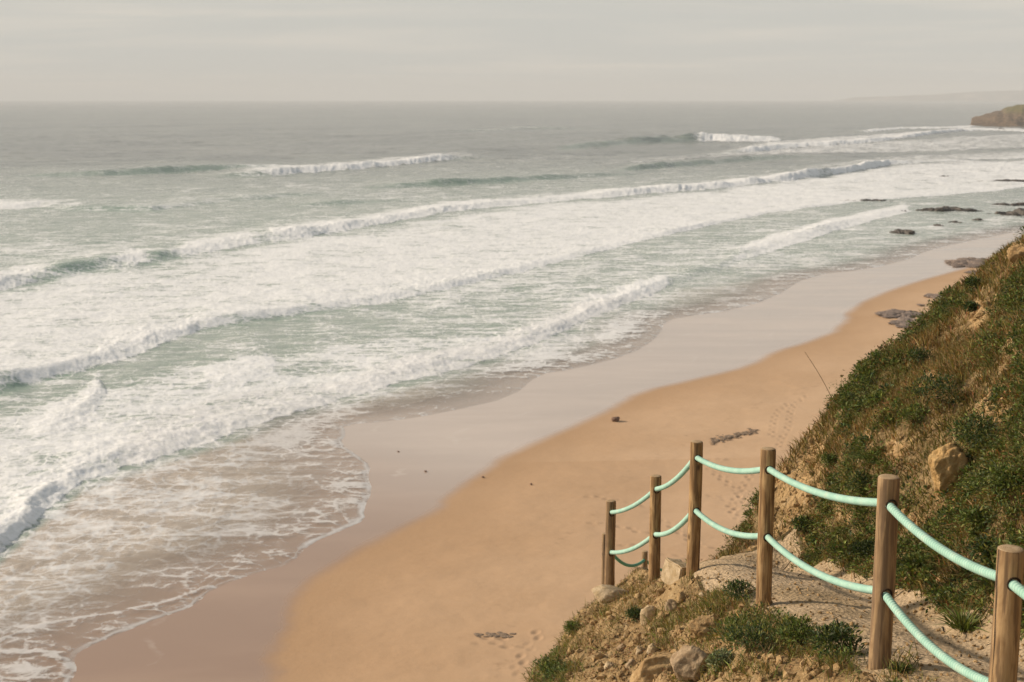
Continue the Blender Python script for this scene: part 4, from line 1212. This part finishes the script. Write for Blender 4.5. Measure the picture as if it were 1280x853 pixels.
def add_post(fence, x, y, ztop, h, r, seed, lean=(0, 0), label=None, holes=None):
    V_, f_ = post_mesh(h, r, seed)
    o = mesh_np('post', V_, [f_], M_wood, fence)
    o.location = Vector((x, y, ztop - h)) - fence.location
    o.rotation_euler = (lean[0], lean[1], seed * 1.3)
    if label: o['label'] = label
    for dr_, dz_ in (holes or ()):
        dr_ = np.array(dr_[:2]) / np.linalg.norm(dr_[:2])
        a = np.linspace(0, 2 * np.pi, 18, endpoint=False)
        ring_ = []
        for q in np.linspace(0, 2 * np.pi, 6, endpoint=False):
            rr_ = .029 + .0055 * math.cos(q)
            ring_.append(np.stack([dr_[0] * (r * .985 + .005 * math.sin(q)) - dr_[1] * rr_ * np.cos(a), dr_[1] * (r * .985 + .005 * math.sin(q)) + dr_[0] * rr_ * np.cos(a), h + dz_ + rr_ * np.sin(a)], 1))
        n18 = np.arange(108).reshape(6, 18)
        fq = np.stack([n18, np.roll(n18, -1, 1), np.roll(np.roll(n18, -1, 1), -1, 0), np.roll(n18, -1, 0)], -1).reshape(-1, 4)
        hv_ = np.concatenate(ring_)
        ang = -seed * 1.3
        hv_[:, :2] = hv_[:, :2] @ np.array([[math.cos(ang), math.sin(ang)], [-math.sin(ang), math.cos(ang)]])
        mesh_np('hole_shade_ring', hv_, [fq], M_hole_shade, o)  # dark ring stands in for the shade around the rope at its hole
    V_, f_ = top_mesh(h, r, seed)
    c_ = mesh_np('cut_end', V_, f_, M_cut, o)
    return o
def rope_mesh(pts, sag, r, pitch=0.026, ring=0.0042, na=14, twist=True):
    """a rope threaded through pts, hanging in a shallow curve between each pair"""
    line = []
    for (a, b), s_ in zip(zip(pts[:-1], pts[1:]), sag):
        a, b = np.array(a), np.array(b)
        n_ = max(8, int(np.linalg.norm(b - a) / 0.03))
        q = np.linspace(0, 1, n_, endpoint=False)[:, None]
        seg = a + (b - a) * q
        seg[:, 2] -= s_ * 4 * (q * (1 - q))[:, 0]
        line.append(seg)
    line.append(np.array(pts[-1])[None])
    line = np.concatenate(line)
    cum = np.concatenate([[0], np.cumsum(np.linalg.norm(np.diff(line, axis=0), axis=1))])
    n_ = int(cum[-1] / ring)
    q = np.linspace(0, cum[-1], n_)
    c_ = np.stack([np.interp(q, cum, line[:, k]) for k in range(3)], 1)
    # ease the kinks at the posts
    ker = np.ones(15) / 15
    cpad = np.pad(c_, ((7, 7), (0, 0)), 'edge')
    c_ = np.stack([np.convolve(cpad[:, k], ker, 'valid') for k in range(3)], 1)
    T = np.gradient(c_, axis=0); T /= np.linalg.norm(T, axis=1, keepdims=True)
    S = np.cross(T, [0, 0, 1.0]); S /= np.linalg.norm(S, axis=1, keepdims=True)
    B = np.cross(S, T)
    a = np.linspace(0, 2 * np.pi, na, endpoint=False)
    ph = (2 * np.pi * q[:, None] / pitch + a[None, :])
    prof = np.abs(np.sin(ph / 2)) if twist else np.ones_like(ph)
    rr = r * (0.80 + 0.24 * prof)
    V_ = c_[:, None, :] + rr[..., None] * (np.cos(a)[None, :, None] * S[:, None, :] + np.sin(a)[None, :, None] * B[:, None, :])
    i = np.arange(n_ * na).reshape(n_, na)
    j = np.roll(i, -1, 1)
    f_ = np.stack([i[:-1], j[:-1], j[1:], i[1:]], -1).reshape(-1, 4)
    return V_.reshape(-1, 3), f_, ((1 - prof) ** 2).ravel()
def add_rope(fence, pts, sag, r, mat, twist=True, label=None, pitch=.026):
    V_, f_, g_ = rope_mesh([np.array(p) - np.array(fence.location) for p in pts], sag, r, pitch=pitch, twist=twist)
    o = mesh_np('rope', V_, [f_], mat, fence, attrs=dict(groove=g_))
    if label: o['label'] = label
    return o
def top_of(px, py, Y):
    p = atY(px, py, Y); return p
# (px, py of the top centre, distance Y, height, radius)
POSTS = [(1262, 685, 6.16, 1.2, .0605), (1110, 596, 7.66, 1.15, .0600), (961, 561, 10.22, 1.2, .0575), (870, 552, 12.18, 1.22, .0575), (820, 595, 14.07, 1.2, .0575), (763.5, 626, 15.87, 1.15, .0575)]
tops = [top_of(a, b, c_) for a, b, c_, *_ in POSTS]
fence = thing('rope_fence', 'fence of round wooden posts strung with two thick mint green ropes along the path', 'fence', (tops[1][0], tops[1][1], tops[1][2] - 1.15))
bpy.context.view_layer.update()
far = np.array([2.35, 4.55, tops[0][2] + 0.28])
allp = [far] + tops
leans = [(0, 0), (0, -.004), (0, -.008), (0.0, -.008), (0, .004), (0, .006), (0, 0)]
for k, (p, ln) in enumerate(zip(allp, leans)):
    h, r_ = (1.25, .06) if k == 0 else POSTS[k - 1][3:5]
    nb = allp[k - 1] - p if k else None
    add_post(fence, p[0], p[1], p[2], h, r_, k + 1, ln, None, [(nb, -.150 * (1.0 if k < 4 else .93)), (nb, -.665 * (1.0 if k < 4 else .93))] if k else None)
for dz, sg in ((-.150, (.08, .06, .065, .065, .065, .06)), (-.665, (.09, .085, .09, .085, .075, .065))):
    add_rope(fence, [(p[0], p[1], p[2] + dz * (1.0 if k < 4 else .93)) for k, p in enumerate(allp)], sg, .0238, M_rope)
LP = [(756.5, 667, 21.4, 1.5, .055), (806, 689, 24.1, 1.4, .055), (861, 698, 26.2, 1.4, .055)]
lt = [top_of(a, b, c_) for a, b, c_, *_ in LP]
lf = thing('rope_fence', 'lower flight of fence with green ropes coloured dark as in shade, seen past the mound, below the first posts', 'fence', (lt[1][0], lt[1][1], lt[1][2] - 1.4))
for k, (p, q) in enumerate(zip(lt, LP)):
    add_post(lf, p[0], p[1], p[2], q[3] + (1.0), q[4], 20 + k)
for dz in (-.16, -.80):
    add_rope(lf, [(p[0], p[1], p[2] + dz) for p in lt], (.22, .16), .026, M_rope_shaded, True, pitch=.03)

# ================================================================ PLANTS
t = NT('plant_leaf')
tin = t.attr('tint', 'Color')
lb = t.bsdf(tin, .6, None, .3)
tl = t.n('ShaderNodeBsdfTranslucent')
t.l(t.mul(tin, (1.2, 1.25, .7)), tl.inputs[0])
ms = t.n('ShaderNodeMixShader'); ms.inputs[0].default_value = .25
t.l(lb, ms.inputs[1]); t.l(tl.outputs[0], ms.inputs[2])
M_leaf = t.done(ms.outputs[0])

class Greens:
    def __init__(self): self.V, self.T, self.Q, self.C, self.n = [], [], [], [], 0
    def add(self, V_, q, tri, col):
        self.V.append(V_); self.C.append(col)
        if q is not None and len(q): self.Q.append(q + self.n)
        if tri is not None and len(tri): self.T.append(tri + self.n)
        self.n += len(V_)
    def blades(self, P, D, ln, wd, bend, col):
        """tapering blades from P along D, drooping by bend"""
        n_ = len(P)
        if not n_: return
        side = np.cross(D, np.array([0, 0, 1.0]) + rng.normal(0, .5, (n_, 3)))
        side /= np.linalg.norm(side, axis=1, keepdims=True) + 1e-9
        side = side * wd[:, None] / 2
        hor = D * [1, 1, 0] + rng.normal(0, .25, (n_, 3)) * [1, 1, 0]
        m = P + D * (ln * .5)[:, None] + hor * (bend * ln * .12)[:, None]
        e = P + D * (ln * .92)[:, None] + hor * (bend * ln * .5)[:, None] - np.array([0, 0, 1.0]) * (bend * ln * .30)[:, None]
        V_ = np.stack([P - side, P + side, m - side * .8, m + side * .8, e], 1).reshape(-1, 3)
        b = np.arange(n_)[:, None] * 5
        q = b + np.array([0, 1, 3, 2]); tr = b + np.array([2, 3, 4])
        self.add(V_, q, tr, np.repeat(col, 5, 0))
    def leaves(self, P, D, N, ln, wd, col):
        """folded pointed leaves: base, two sides, tip, along D with the face towards N"""
        n_ = len(P)
        if not n_: return
        S = np.cross(D, N); S /= np.linalg.norm(S, axis=1, keepdims=True) + 1e-9
        N2 = np.cross(S, D)
        mid = P + D * (ln * .5)[:, None]
        l_ = mid + S * (wd / 2)[:, None] + N2 * (wd * .18)[:, None]
        r_ = mid - S * (wd / 2)[:, None] + N2 * (wd * .18)[:, None]
        tip = P + D * ln[:, None] - N2 * (ln * .12)[:, None]
        V_ = np.stack([P, l_, tip, r_, mid], 1).reshape(-1, 3)
        b = np.arange(n_)[:, None] * 5
        tr = np.concatenate([b + np.array(k) for k in ([0, 4, 1], [1, 4, 2], [2, 4, 3], [3, 4, 0])])
        self.add(V_, None, tr, np.repeat(col, 5, 0))
    def build(self, name, mat=None):
        fs = []
        if self.Q: fs.append(np.concatenate(self.Q))
        if self.T: fs.append(np.concatenate(self.T))
        return mesh_np(name, np.concatenate(self.V), fs, mat or M_leaf, attrs=dict(tint=np.concatenate(self.C)), smooth=False)

def unit(a): return a / (np.linalg.norm(a, axis=-1, keepdims=True) + 1e-9)
def tint(base, n_, var=.25):
    b = np.array(base)[None, :] * np.exp(rng.normal(0, var, (n_, 1)))
    return np.clip(b * np.exp(rng.normal(0, .08, (n_, 3))), 0.004, .9)
OLIVE, DRY, GREEN, DARK, LIGHT, RUST, STRAW = (.13, .112, .03), (.25, .16, .06), (.085, .112, .026), (.046, .068, .019), (.165, .172, .038), (.26, .10, .035), (.40, .30, .15)

def scatter(n_, px0, px1, py0, py1, keepf):
    """points on the ground inside a window of the slope, thinned by keepf(px, py, x, y)"""
    xs = rng.uniform(-0.6, 7.4, n_ * 14); ys = rng.uniform(5.5, 18.4, n_ * 14)
    zs_ = terr_z(xs, ys)
    a, b = to_px(xs, ys, zs_)
    m = (a > px0) & (a < px1) & (b > py0) & (b < py1)
    xs, ys, zs_, a, b = xs[m], ys[m], zs_[m], a[m], b[m]
    k = rng.random(len(xs)) < keepf(a, b, xs, ys)
    xs, ys, zs_ = xs[k][:n_], ys[k][:n_], zs_[k][:n_]
    return np.stack([xs, ys, zs_], 1)
def on_hill(a, b, x, y):
    m_, dl, dr = path_mask(x, y)
    return (dr < -0.02) | (x > 3.3) | (y > 13.7) & (x > 2)
def on_mound(a, b, x, y):
    m_, dl, dr = path_mask(x, y)
    return (dl < -0.03) & (x < 2.4) & ((y < 13.5) | (x < 1.95))
RIMd = lambda x, y: np.where(inside(x, y, RIM_poly), 0, dist_poly(x, y, RIM_l))

# --- grass over the hill
g = Greens()
def hill_keep(a, b, x, y):
    nse = fbm(x * 1.6, y * 1.6, 3)
    return on_hill(a, b, x, y) * np.clip(1.05 - 1.15 * bare(a, b) + .5 * nse, 0.03, 1) * (RIMd(x, y) < .35)
Pts = scatter(6500, 880, 1420, 220, 853, hill_keep)
dryn = fbm(Pts[:, 0] * 1.1 + 9, Pts[:, 1] * 1.1, 3)
for k in range(10):
    Q = Pts + rng.normal(0, .035, Pts.shape) * [1, 1, 0]
    Q[:, 2] = terr_z(Q[:, 0], Q[:, 1]) - .005
    D = unit(terr_n(Q[:, 0], Q[:, 1]) * .4 + [0, 0, .8] + rng.normal(0, .38, Q.shape))
    ln = rng.uniform(.05, .15, len(Q)) * (1 + .35 * dryn)
    isdry = (rng.random(len(Q)) < .34 + .5 * dryn)[:, None]
    red = (rng.random(len(Q)) < .05)[:, None]
    col = np.where(isdry, tint(DRY, len(Q), .3), tint(OLIVE, len(Q), .3))
    col = np.where(red, tint(RUST, len(Q)), col)
    straw = (rng.random(len(Q)) < .06)[:, None]
    col = np.where(straw, tint(STRAW, len(Q)), col)
    g.blades(Q, D, ln, rng.uniform(.005, .011, len(Q)), rng.uniform(.1, 1.0, len(Q)), col)
tag(g.build('grass'), 'dry and olive grass covering the hillside right of the path', 'grass', kind='stuff')

# --- green ground cover: small leafy clumps spread over the hill
g = Greens()
def cover_keep(a, b, x, y):
    nse = fbm(x * 1.3 + 30, y * 1.3, 3)
    return on_hill(a, b, x, y) * np.clip(.62 + 3.0 * nse - 1.35 * bare(a, b) + .35 * soft(1180, 720, 60, 40, 0, a, b), 0, 1) * (RIMd(x, y) < .25)
def leaf_clump(G, c, r, n_, base, ln0, wd0, flat=.7, light=.25):
    nrm = terr_n(c[0:1], c[1:2])[0]
    d = unit(rng.normal(size=(n_, 3)) + nrm * .9 + [0, 0, .35])
    P_ = c + d * (r * rng.random((n_, 1)) ** .5) * [1, 1, flat]
    D = unit(d + rng.normal(0, .5, (n_, 3)))
    N = unit(rng.normal(0, .45, (n_, 3)) + [0, 0, 1])
    ln = rng.uniform(.6, 1.3, n_) * ln0
    col = np.where((rng.random(n_) < light)[:, None], tint(LIGHT, n_), tint(base, n_, .35))
    G.leaves(P_, D, N, ln, ln * wd0, col)
Pts = scatter(3400, 880, 1420, 220, 853, cover_keep)
for c_ in Pts:
    q_ = rng.random()
    leaf_clump(g, c_ + [0, 0, .005], rng.uniform(.05, .11) if rng.random() < .7 else rng.uniform(.11, .2), int(rng.integers(34, 70)), GREEN if q_ < .5 else DARK if q_ < .8 else OLIVE if q_ < .94 else (.20, .10, .035), rng.uniform(.022, .045), rng.uniform(.3, .55), light=.32)
tag(g.build('ground_cover'), 'low green leafy ground cover spreading between the grass on the hillside', 'ground cover', kind='stuff')

# --- grass and scrub of the bank on the seaward side
g = Greens()
def grassy(a, b):
    o_ = np.zeros_like(a)
    for q in ((905, 765, 42, 34, -.6, 1), (990, 800, 70, 30, .2, 1), (920, 745, 40, 14, 0, .9), (880, 725, 28, 8, .2, .7), (1060, 815, 30, 28, 0, 1), (690, 840, 28, 26, -.5, 1), (715, 800, 14, 26, .4, .7), (835, 790, 18, 30, .3, .8),
              (765, 772, 26, 10, .2, .45), (800, 752, 22, 24, 0, .6), (930, 840, 60, 20, 0, .6), (1010, 770, 40, 16, .3, .6), (855, 768, 20, 12, 0, .4), (745, 800, 18, 18, 0, .3), (1125, 835, 14, 14, 0, .7)):
        o_ = np.maximum(o_, q[5] * soft(*q[:5], U_=a, V_=b))
    return o_
def mound_keep(a, b, x, y): return (on_mound(a, b, x, y) | ((a > 1100) & (b > 815))) * np.clip(1.25 * grassy(a, b) - .08 + .25 * fbm(x * 3, y * 3, 2), 0, 1) * (RIMd(x, y) < .3)
Pts = scatter(3400, 640, 1160, 690, 900, mound_keep)
pa_, pb_ = to_px(*Pts.T)
br = sstep(.3, .8, soft(800, 752, 28, 30, 0, pa_, pb_) + .8 * soft(745, 790, 30, 30, 0, pa_, pb_))
for k in range(9):
    Q = Pts + rng.normal(0, .03, Pts.shape) * [1, 1, 0]
    Q[:, 2] = terr_z(Q[:, 0], Q[:, 1]) - .005
    D = unit(terr_n(Q[:, 0], Q[:, 1]) * .3 + [0, 0, .75] + rng.normal(0, .55, Q.shape))
    isdry = (rng.random(len(Q)) < .28 + .5 * br)[:, None]
    col = np.where(isdry, tint(DRY, len(Q), .35), np.where((rng.random(len(Q)) < .45)[:, None], tint(LIGHT, len(Q)), tint(OLIVE, len(Q))))
    g.blades(Q, D, rng.uniform(.03, .17, len(Q)) * (1 - .3 * br), rng.uniform(.004, .007, len(Q)), rng.uniform(.1, .9, len(Q)), col)
tag(g.build('grass'), 'yellow green tufts of grass on the rocky bank below the fence', 'grass', kind='stuff')

# --- leafy cover of the bank
g = Greens()
def mcover(a, b, x, y): return (on_mound(a, b, x, y) | ((a > 1100) & (b > 815))) * np.clip(1.2 * np.maximum(soft(995, 800, 75, 26, .15, a, b), np.maximum(soft(925, 775, 45, 28, -.4, a, b), np.maximum(soft(690, 840, 26, 24, 0, a, b), soft(1055, 800, 50, 34, 0, a, b)))) - .25 + .5 * fbm(x * 3, y * 3, 2), 0, 1) * (RIMd(x, y) < .3)
Pts = scatter(1300, 640, 1160, 690, 900, mcover)
for c_ in Pts:
    leaf_clump(g, c_ + [0, 0, .02], rng.uniform(.05, .13), int(rng.integers(28, 56)), GREEN if rng.random() < .5 else DARK, rng.uniform(.02, .035), rng.uniform(.25, .5))
tag(g.build('ground_cover'), 'leafy green ground cover on the bank between the rocks and the fence', 'ground cover', kind='stuff')

# --- low dry scrub on the bank
g = Greens()
def scrub_keep(a, b, x, y): return on_mound(a, b, x, y) * np.clip(.42 + 1.0 * fbm(x * 2.6, y * 2.6, 2) - .4 * grassy(a, b), 0, .8) * (RIMd(x, y) < .3)
Pts = scatter(2800, 650, 1000, 690, 880, scrub_keep)
for c_ in Pts:
    leaf_clump(g, c_, rng.uniform(.02, .06), 14, ((.24, .15, .055), (.11, .065, .028), (.19, .075, .03), (.07, .045, .02))[int(rng.integers(4))], .016, .4, light=.1)
tag(g.build('scrub'), 'brown dry scrub and litter clinging to the rubble of the bank', 'scrub', kind='stuff')

# --- shrubs and single plants one can point at
def shrub(name, px, py, r_px, label, base=GREEN, ln=.04, wd=.4, dens=1.0, style='leaf', cat='shrub', light=.25, flat=.75):
    c_ = hit(px, py + r_px * .5)
    d = math.hypot(c_[0], c_[1])
    r = r_px / F * d
    G = Greens()
    root = thing(name, label, cat, tuple(c_))
    if style == 'leaf':
        nb = 7
        for k in range(nb):
            a_ = 2 * math.pi * k / nb + rng.uniform(-.3, .3)
            q = c_ + np.array([math.cos(a_) * r * .55, math.sin(a_) * r * .55, r * .25 + rng.uniform(-.1, .3) * r]) if k else c_ + [0, 0, r * .55]
            leaf_clump(G, q, r * .6, int(90 * dens), base, ln, wd, 1.0, light)
    else:
        n_ = int(160 * dens)
        a_ = rng.uniform(0, 2 * np.pi, n_); e_ = rng.uniform(.35, 1.4, n_)
        D = np.stack([np.cos(a_) * np.cos(e_), np.sin(a_) * np.cos(e_), np.sin(e_)], 1)
        P_ = c_ + np.stack([np.cos(a_), np.sin(a_), 0 * a_], 1) * (r * .4 * rng.random((n_, 1)))
        G.blades(P_, D, rng.uniform(.7, 1.25, n_) * r * 1.15, rng.uniform(.006, .012, n_), rng.uniform(.2, .9, n_), np.where((rng.random(n_) < light)[:, None], tint(LIGHT, n_), tint(base, n_, .3)))
    fo_ = G.build('foliage')
    fo_.parent = root
    fo_.matrix_parent_inverse = root.matrix_basis.inverted()
    # woody stems
    S = Greens()
    n_ = 14
    D = unit(rng.normal(0, .5, (n_, 3)) + [0, 0, 1])
    S.blades(np.repeat(c_[None], n_, 0) - [0, 0, .02], D, np.full(n_, r * .9), np.full(n_, .007), np.full(n_, .2), tint((.14, .09, .05), n_))
    st = S.build('stem')
    st.parent = root
    st.matrix_parent_inverse = root.matrix_basis.inverted()
    return root
SHR = [
    (1178, 492, 38, 'dense dark green shrub in the middle of the upper hillside', DARK, .035, .4, 1.5, 'leaf', .1),
    (1225, 545, 34, 'dark green shrub below the upper dense one, near a yellow leaf', DARK, .035, .4, 1.4, 'leaf', .12),
    (1100, 500, 16, 'bright green leafy plant left of the dense dark shrub', GREEN, .04, .45, 1.0, 'leaf', .5),
    (1145, 520, 22, 'rounded mid green shrub just below the dense dark shrub', GREEN, .03, .45, 1.2, 'leaf', .3),
    (1085, 465, 16, 'green shrub on the hill crest behind the dry leaning stalk', GREEN, .03, .45, 1.2, 'leaf', .45),
    (1150, 448, 18, 'dark shrub on the crest slope above the dense one', DARK, .03, .4, 1.2, 'leaf', .15),
    (1220, 356, 12, 'dark green bush highest on the hill crest', DARK, .03, .45, 1.2, 'leaf', .2),
    (1215, 385, 9, 'small dark shrub just below the highest bush on the crest', DARK, .03, .45, 1.0, 'leaf', .1),
    (1090, 570, 18, 'spreading green plant with long blades in mid slope', GREEN, .04, .4, 1.2, 'blade', .4),
    (1080, 600, 20, 'dark green leafy shrub above the mint rope near its sag', DARK, .03, .4, 1.2, 'leaf', .2),
    (1040, 575, 12, 'small green shrub low on the bare left edge of the hill', GREEN, .028, .45, 1.0, 'leaf', .3),
    (1005, 655, 15, 'dark green shrub at the foot of the hill behind the middle post', DARK, .03, .45, 1.2, 'leaf', .2),
    (1265, 600, 26, 'broad green leafy mass on the slope right of the upright ochre rock', GREEN, .035, .45, 1.5, 'leaf', .3),
    (1225, 650, 24, 'green leafy shrub under the upright ochre rock', GREEN, .035, .45, 1.3, 'leaf', .3),
    (1085, 690, 22, 'dark low shrub beside the path at the foot of the slope', DARK, .03, .45, 1.2, 'leaf', .2),
    (1150, 712, 20, 'bright leafy plant between the two ropes behind the near posts', GREEN, .045, .45, 1.0, 'leaf', .45),
    (1205, 772, 30, 'spiky green tussock at the path edge near the closest post', GREEN, .05, .4, 1.3, 'blade', .5),
    (1240, 690, 24, 'dark leafy shrub on the slope just left of the closest post', DARK, .035, .45, 1.3, 'leaf', .2),
    (925, 738, 20, 'dark feathery shrub on the bank between the two middle posts', DARK, .03, .3, 1.4, 'leaf', .15),
    (938, 800, 33, 'dark green fern like shrub right of the ochre boulder', DARK, .03, .3, 1.6, 'leaf', .2),
    (905, 826, 20, 'grey green succulent with pale rosettes beside the large brown boulder', (.17, .19, .10), .026, .5, 1.4, 'leaf', .1),
    (1048, 802, 36, 'dark green bushy plant at the foot of the near post, left side', DARK, .04, .35, 1.5, 'leaf', .25),
    (1000, 792, 28, 'spreading olive and green shrub in the middle of the bank between two larger bushes', GREEN, .035, .35, 1.3, 'leaf', .3),
    (795, 768, 12, 'small dark green plant on the rubble under the brown tuft', DARK, .03, .35, .9, 'leaf', .1),
    (717, 785, 11, 'small bright green plant on the left edge of the bank', GREEN, .03, .4, .9, 'leaf', .4),
    (690, 838, 16, 'leafy green clump at the lowest left corner of the bank', GREEN, .03, .4, 1.0, 'leaf', .4),
    (1125, 832, 14, 'dark grass tuft at the path side of the near post foot', DARK, .04, .3, .7, 'blade', .3)]
for (px, py, r_, lab, base, ln, wd, dn, sty, lt_) in SHR:
    shrub('leafy_shrub' if sty == 'leaf' else 'grass_tussock', px, py, r_, lab, base, ln, wd, dn, sty, 'shrub' if sty == 'leaf' else 'grass tuft', lt_)

# --- dry stalks with seed heads
M_stalk = rock_mat('dry_stalk', (.17, .11, .05), (.26, .18, .09), (.33, .24, .13), 8)
def tube(pts, r0, r1, na=5):
    pts = np.array(pts)
    T = unit(np.gradient(pts, axis=0))
    S = unit(np.cross(T, [0.3, 1, 0.1])); B = np.cross(T, S)
    a = np.linspace(0, 2 * np.pi, na, endpoint=False)
    rr = np.linspace(r0, r1, len(pts))[:, None, None]
    V_ = pts[:, None] + rr * (np.cos(a)[None, :, None] * S[:, None] + np.sin(a)[None, :, None] * B[:, None])
    i = np.arange(len(pts) * na).reshape(len(pts), na); j = np.roll(i, -1, 1)
    return V_.reshape(-1, 3), np.stack([i[:-1], j[:-1], j[1:], i[1:]], -1).reshape(-1, 4)
def stalk(px, py, tx, ty, label, head=True, r0=.0045, name='dry_stalk', dY=0.0):
    b = hit(px, py)
    e = atY(tx, ty, b[1] + dY)
    root = thing(name, label, 'stalk', tuple(b), 'dry flower stalks on the slope' if head else None)
    q = np.linspace(0, 1, 9)[:, None]
    line = (e - b) * q + np.array([.02, 0, .0]) * (np.sin(q * np.pi)) - np.array([0, 0, .03]) * (1 - q)
    V_, f_ = tube(line, r0, r0 * .55)
    mesh_np('stem', V_, [f_], M_stalk, root)
    if head:
        hv, hf, off_ = [], [], 0
        for k in range(9):
            a_ = k * 2.4
            tip = (e - b) + np.array([math.cos(a_) * .022 * (k / 9 + .3), math.sin(a_) * .022, .018 + .006 * math.sin(k * 3)])
            V_, f_ = tube([(e - b) * 1.0 - [0, 0, .004], ((e - b) + tip) / 2, tip], .0018, .0014, 4)
            hv.append(V_); hf.append(f_ + off_); off_ += len(V_)
            V_, F_ = ICO[1]
            V_ = V_ * np.array([.0085, .0085, .006]) + tip
            hv.append(V_); hf.append(np.concatenate([F_, F_[:, 2:3]], 1) + off_); off_ += len(V_)
        V_ = np.concatenate(hv)
        qf = np.concatenate(hf)
        tri = qf[qf[:, 2] == qf[:, 3]][:, :3]; qd = qf[qf[:, 2] != qf[:, 3]]
        mesh_np('seed_head', V_, [qd, tri], M_stalk, root)
    return root
stalk(1045, 506, 1006, 440, 'long bare dry stalk leaning left above the hill crest over the sand', False, .0042)
stalk(1144, 425, 1127, 413, 'short thin dry twig rising from the hill crest', False, .003)
for a in ((1112, 447, 1100, 436, 'seed head on a short stalk leaning left, lowest of the crest'),
          (1142, 424, 1137, 411, 'seed head on the hill crest just right of the thin twig'),
          (1153, 416, 1148, 408, 'small seed head on the crest, left of the dark crest bush'),
          (1207, 372, 1203, 353, 'branched dry seed head standing left of the highest dark bush'),
          (1245, 345, 1240, 331, 'tiny seed head on the crest by the ochre crag'),
          (1062, 480, 1052, 471, 'feathery dry seed head beside the leaning bare stalk'),
          (1176, 520, 1172, 500, 'dry seed head in front of the dense dark shrub'),
          (1240, 520, 1232, 503, 'pale dry seed head in front of the bare ochre earth patch')):
    stalk(*a)
# bare twigs on the bank
def twig(px, py, label, seed):
    r_ = np.random.default_rng(seed)
    b = hit(px, py)
    hv, hf, off_ = [], [], 0
    for k in range(7):
        d = unit(r_.normal(0, .8, 3) + [0, 0, .7])
        ln = r_.uniform(.1, .24)
        q = np.linspace(0, 1, 6)[:, None]
        line = d * q * ln + r_.normal(0, .012, (6, 3)) * q - [0, 0, .015]
        V_, f_ = tube(line, .003, .0012, 4)
        hv.append(V_); hf.append(f_ + off_); off_ += len(V_)
    o = mesh_np('dry_twig', np.concatenate(hv), [np.concatenate(hf)], M_stalk)
    o.location = tuple(b)
    tag(o, label, 'twig')
twig(935, 750, 'pale bare twigs on the bank left of the middle post', 1)
twig(790, 728, 'dry twig with a brown tip below the sagging green rope coloured as in shade', 2)
twig(955, 770, 'bare forked twigs hanging at the foot of the middle post', 3)
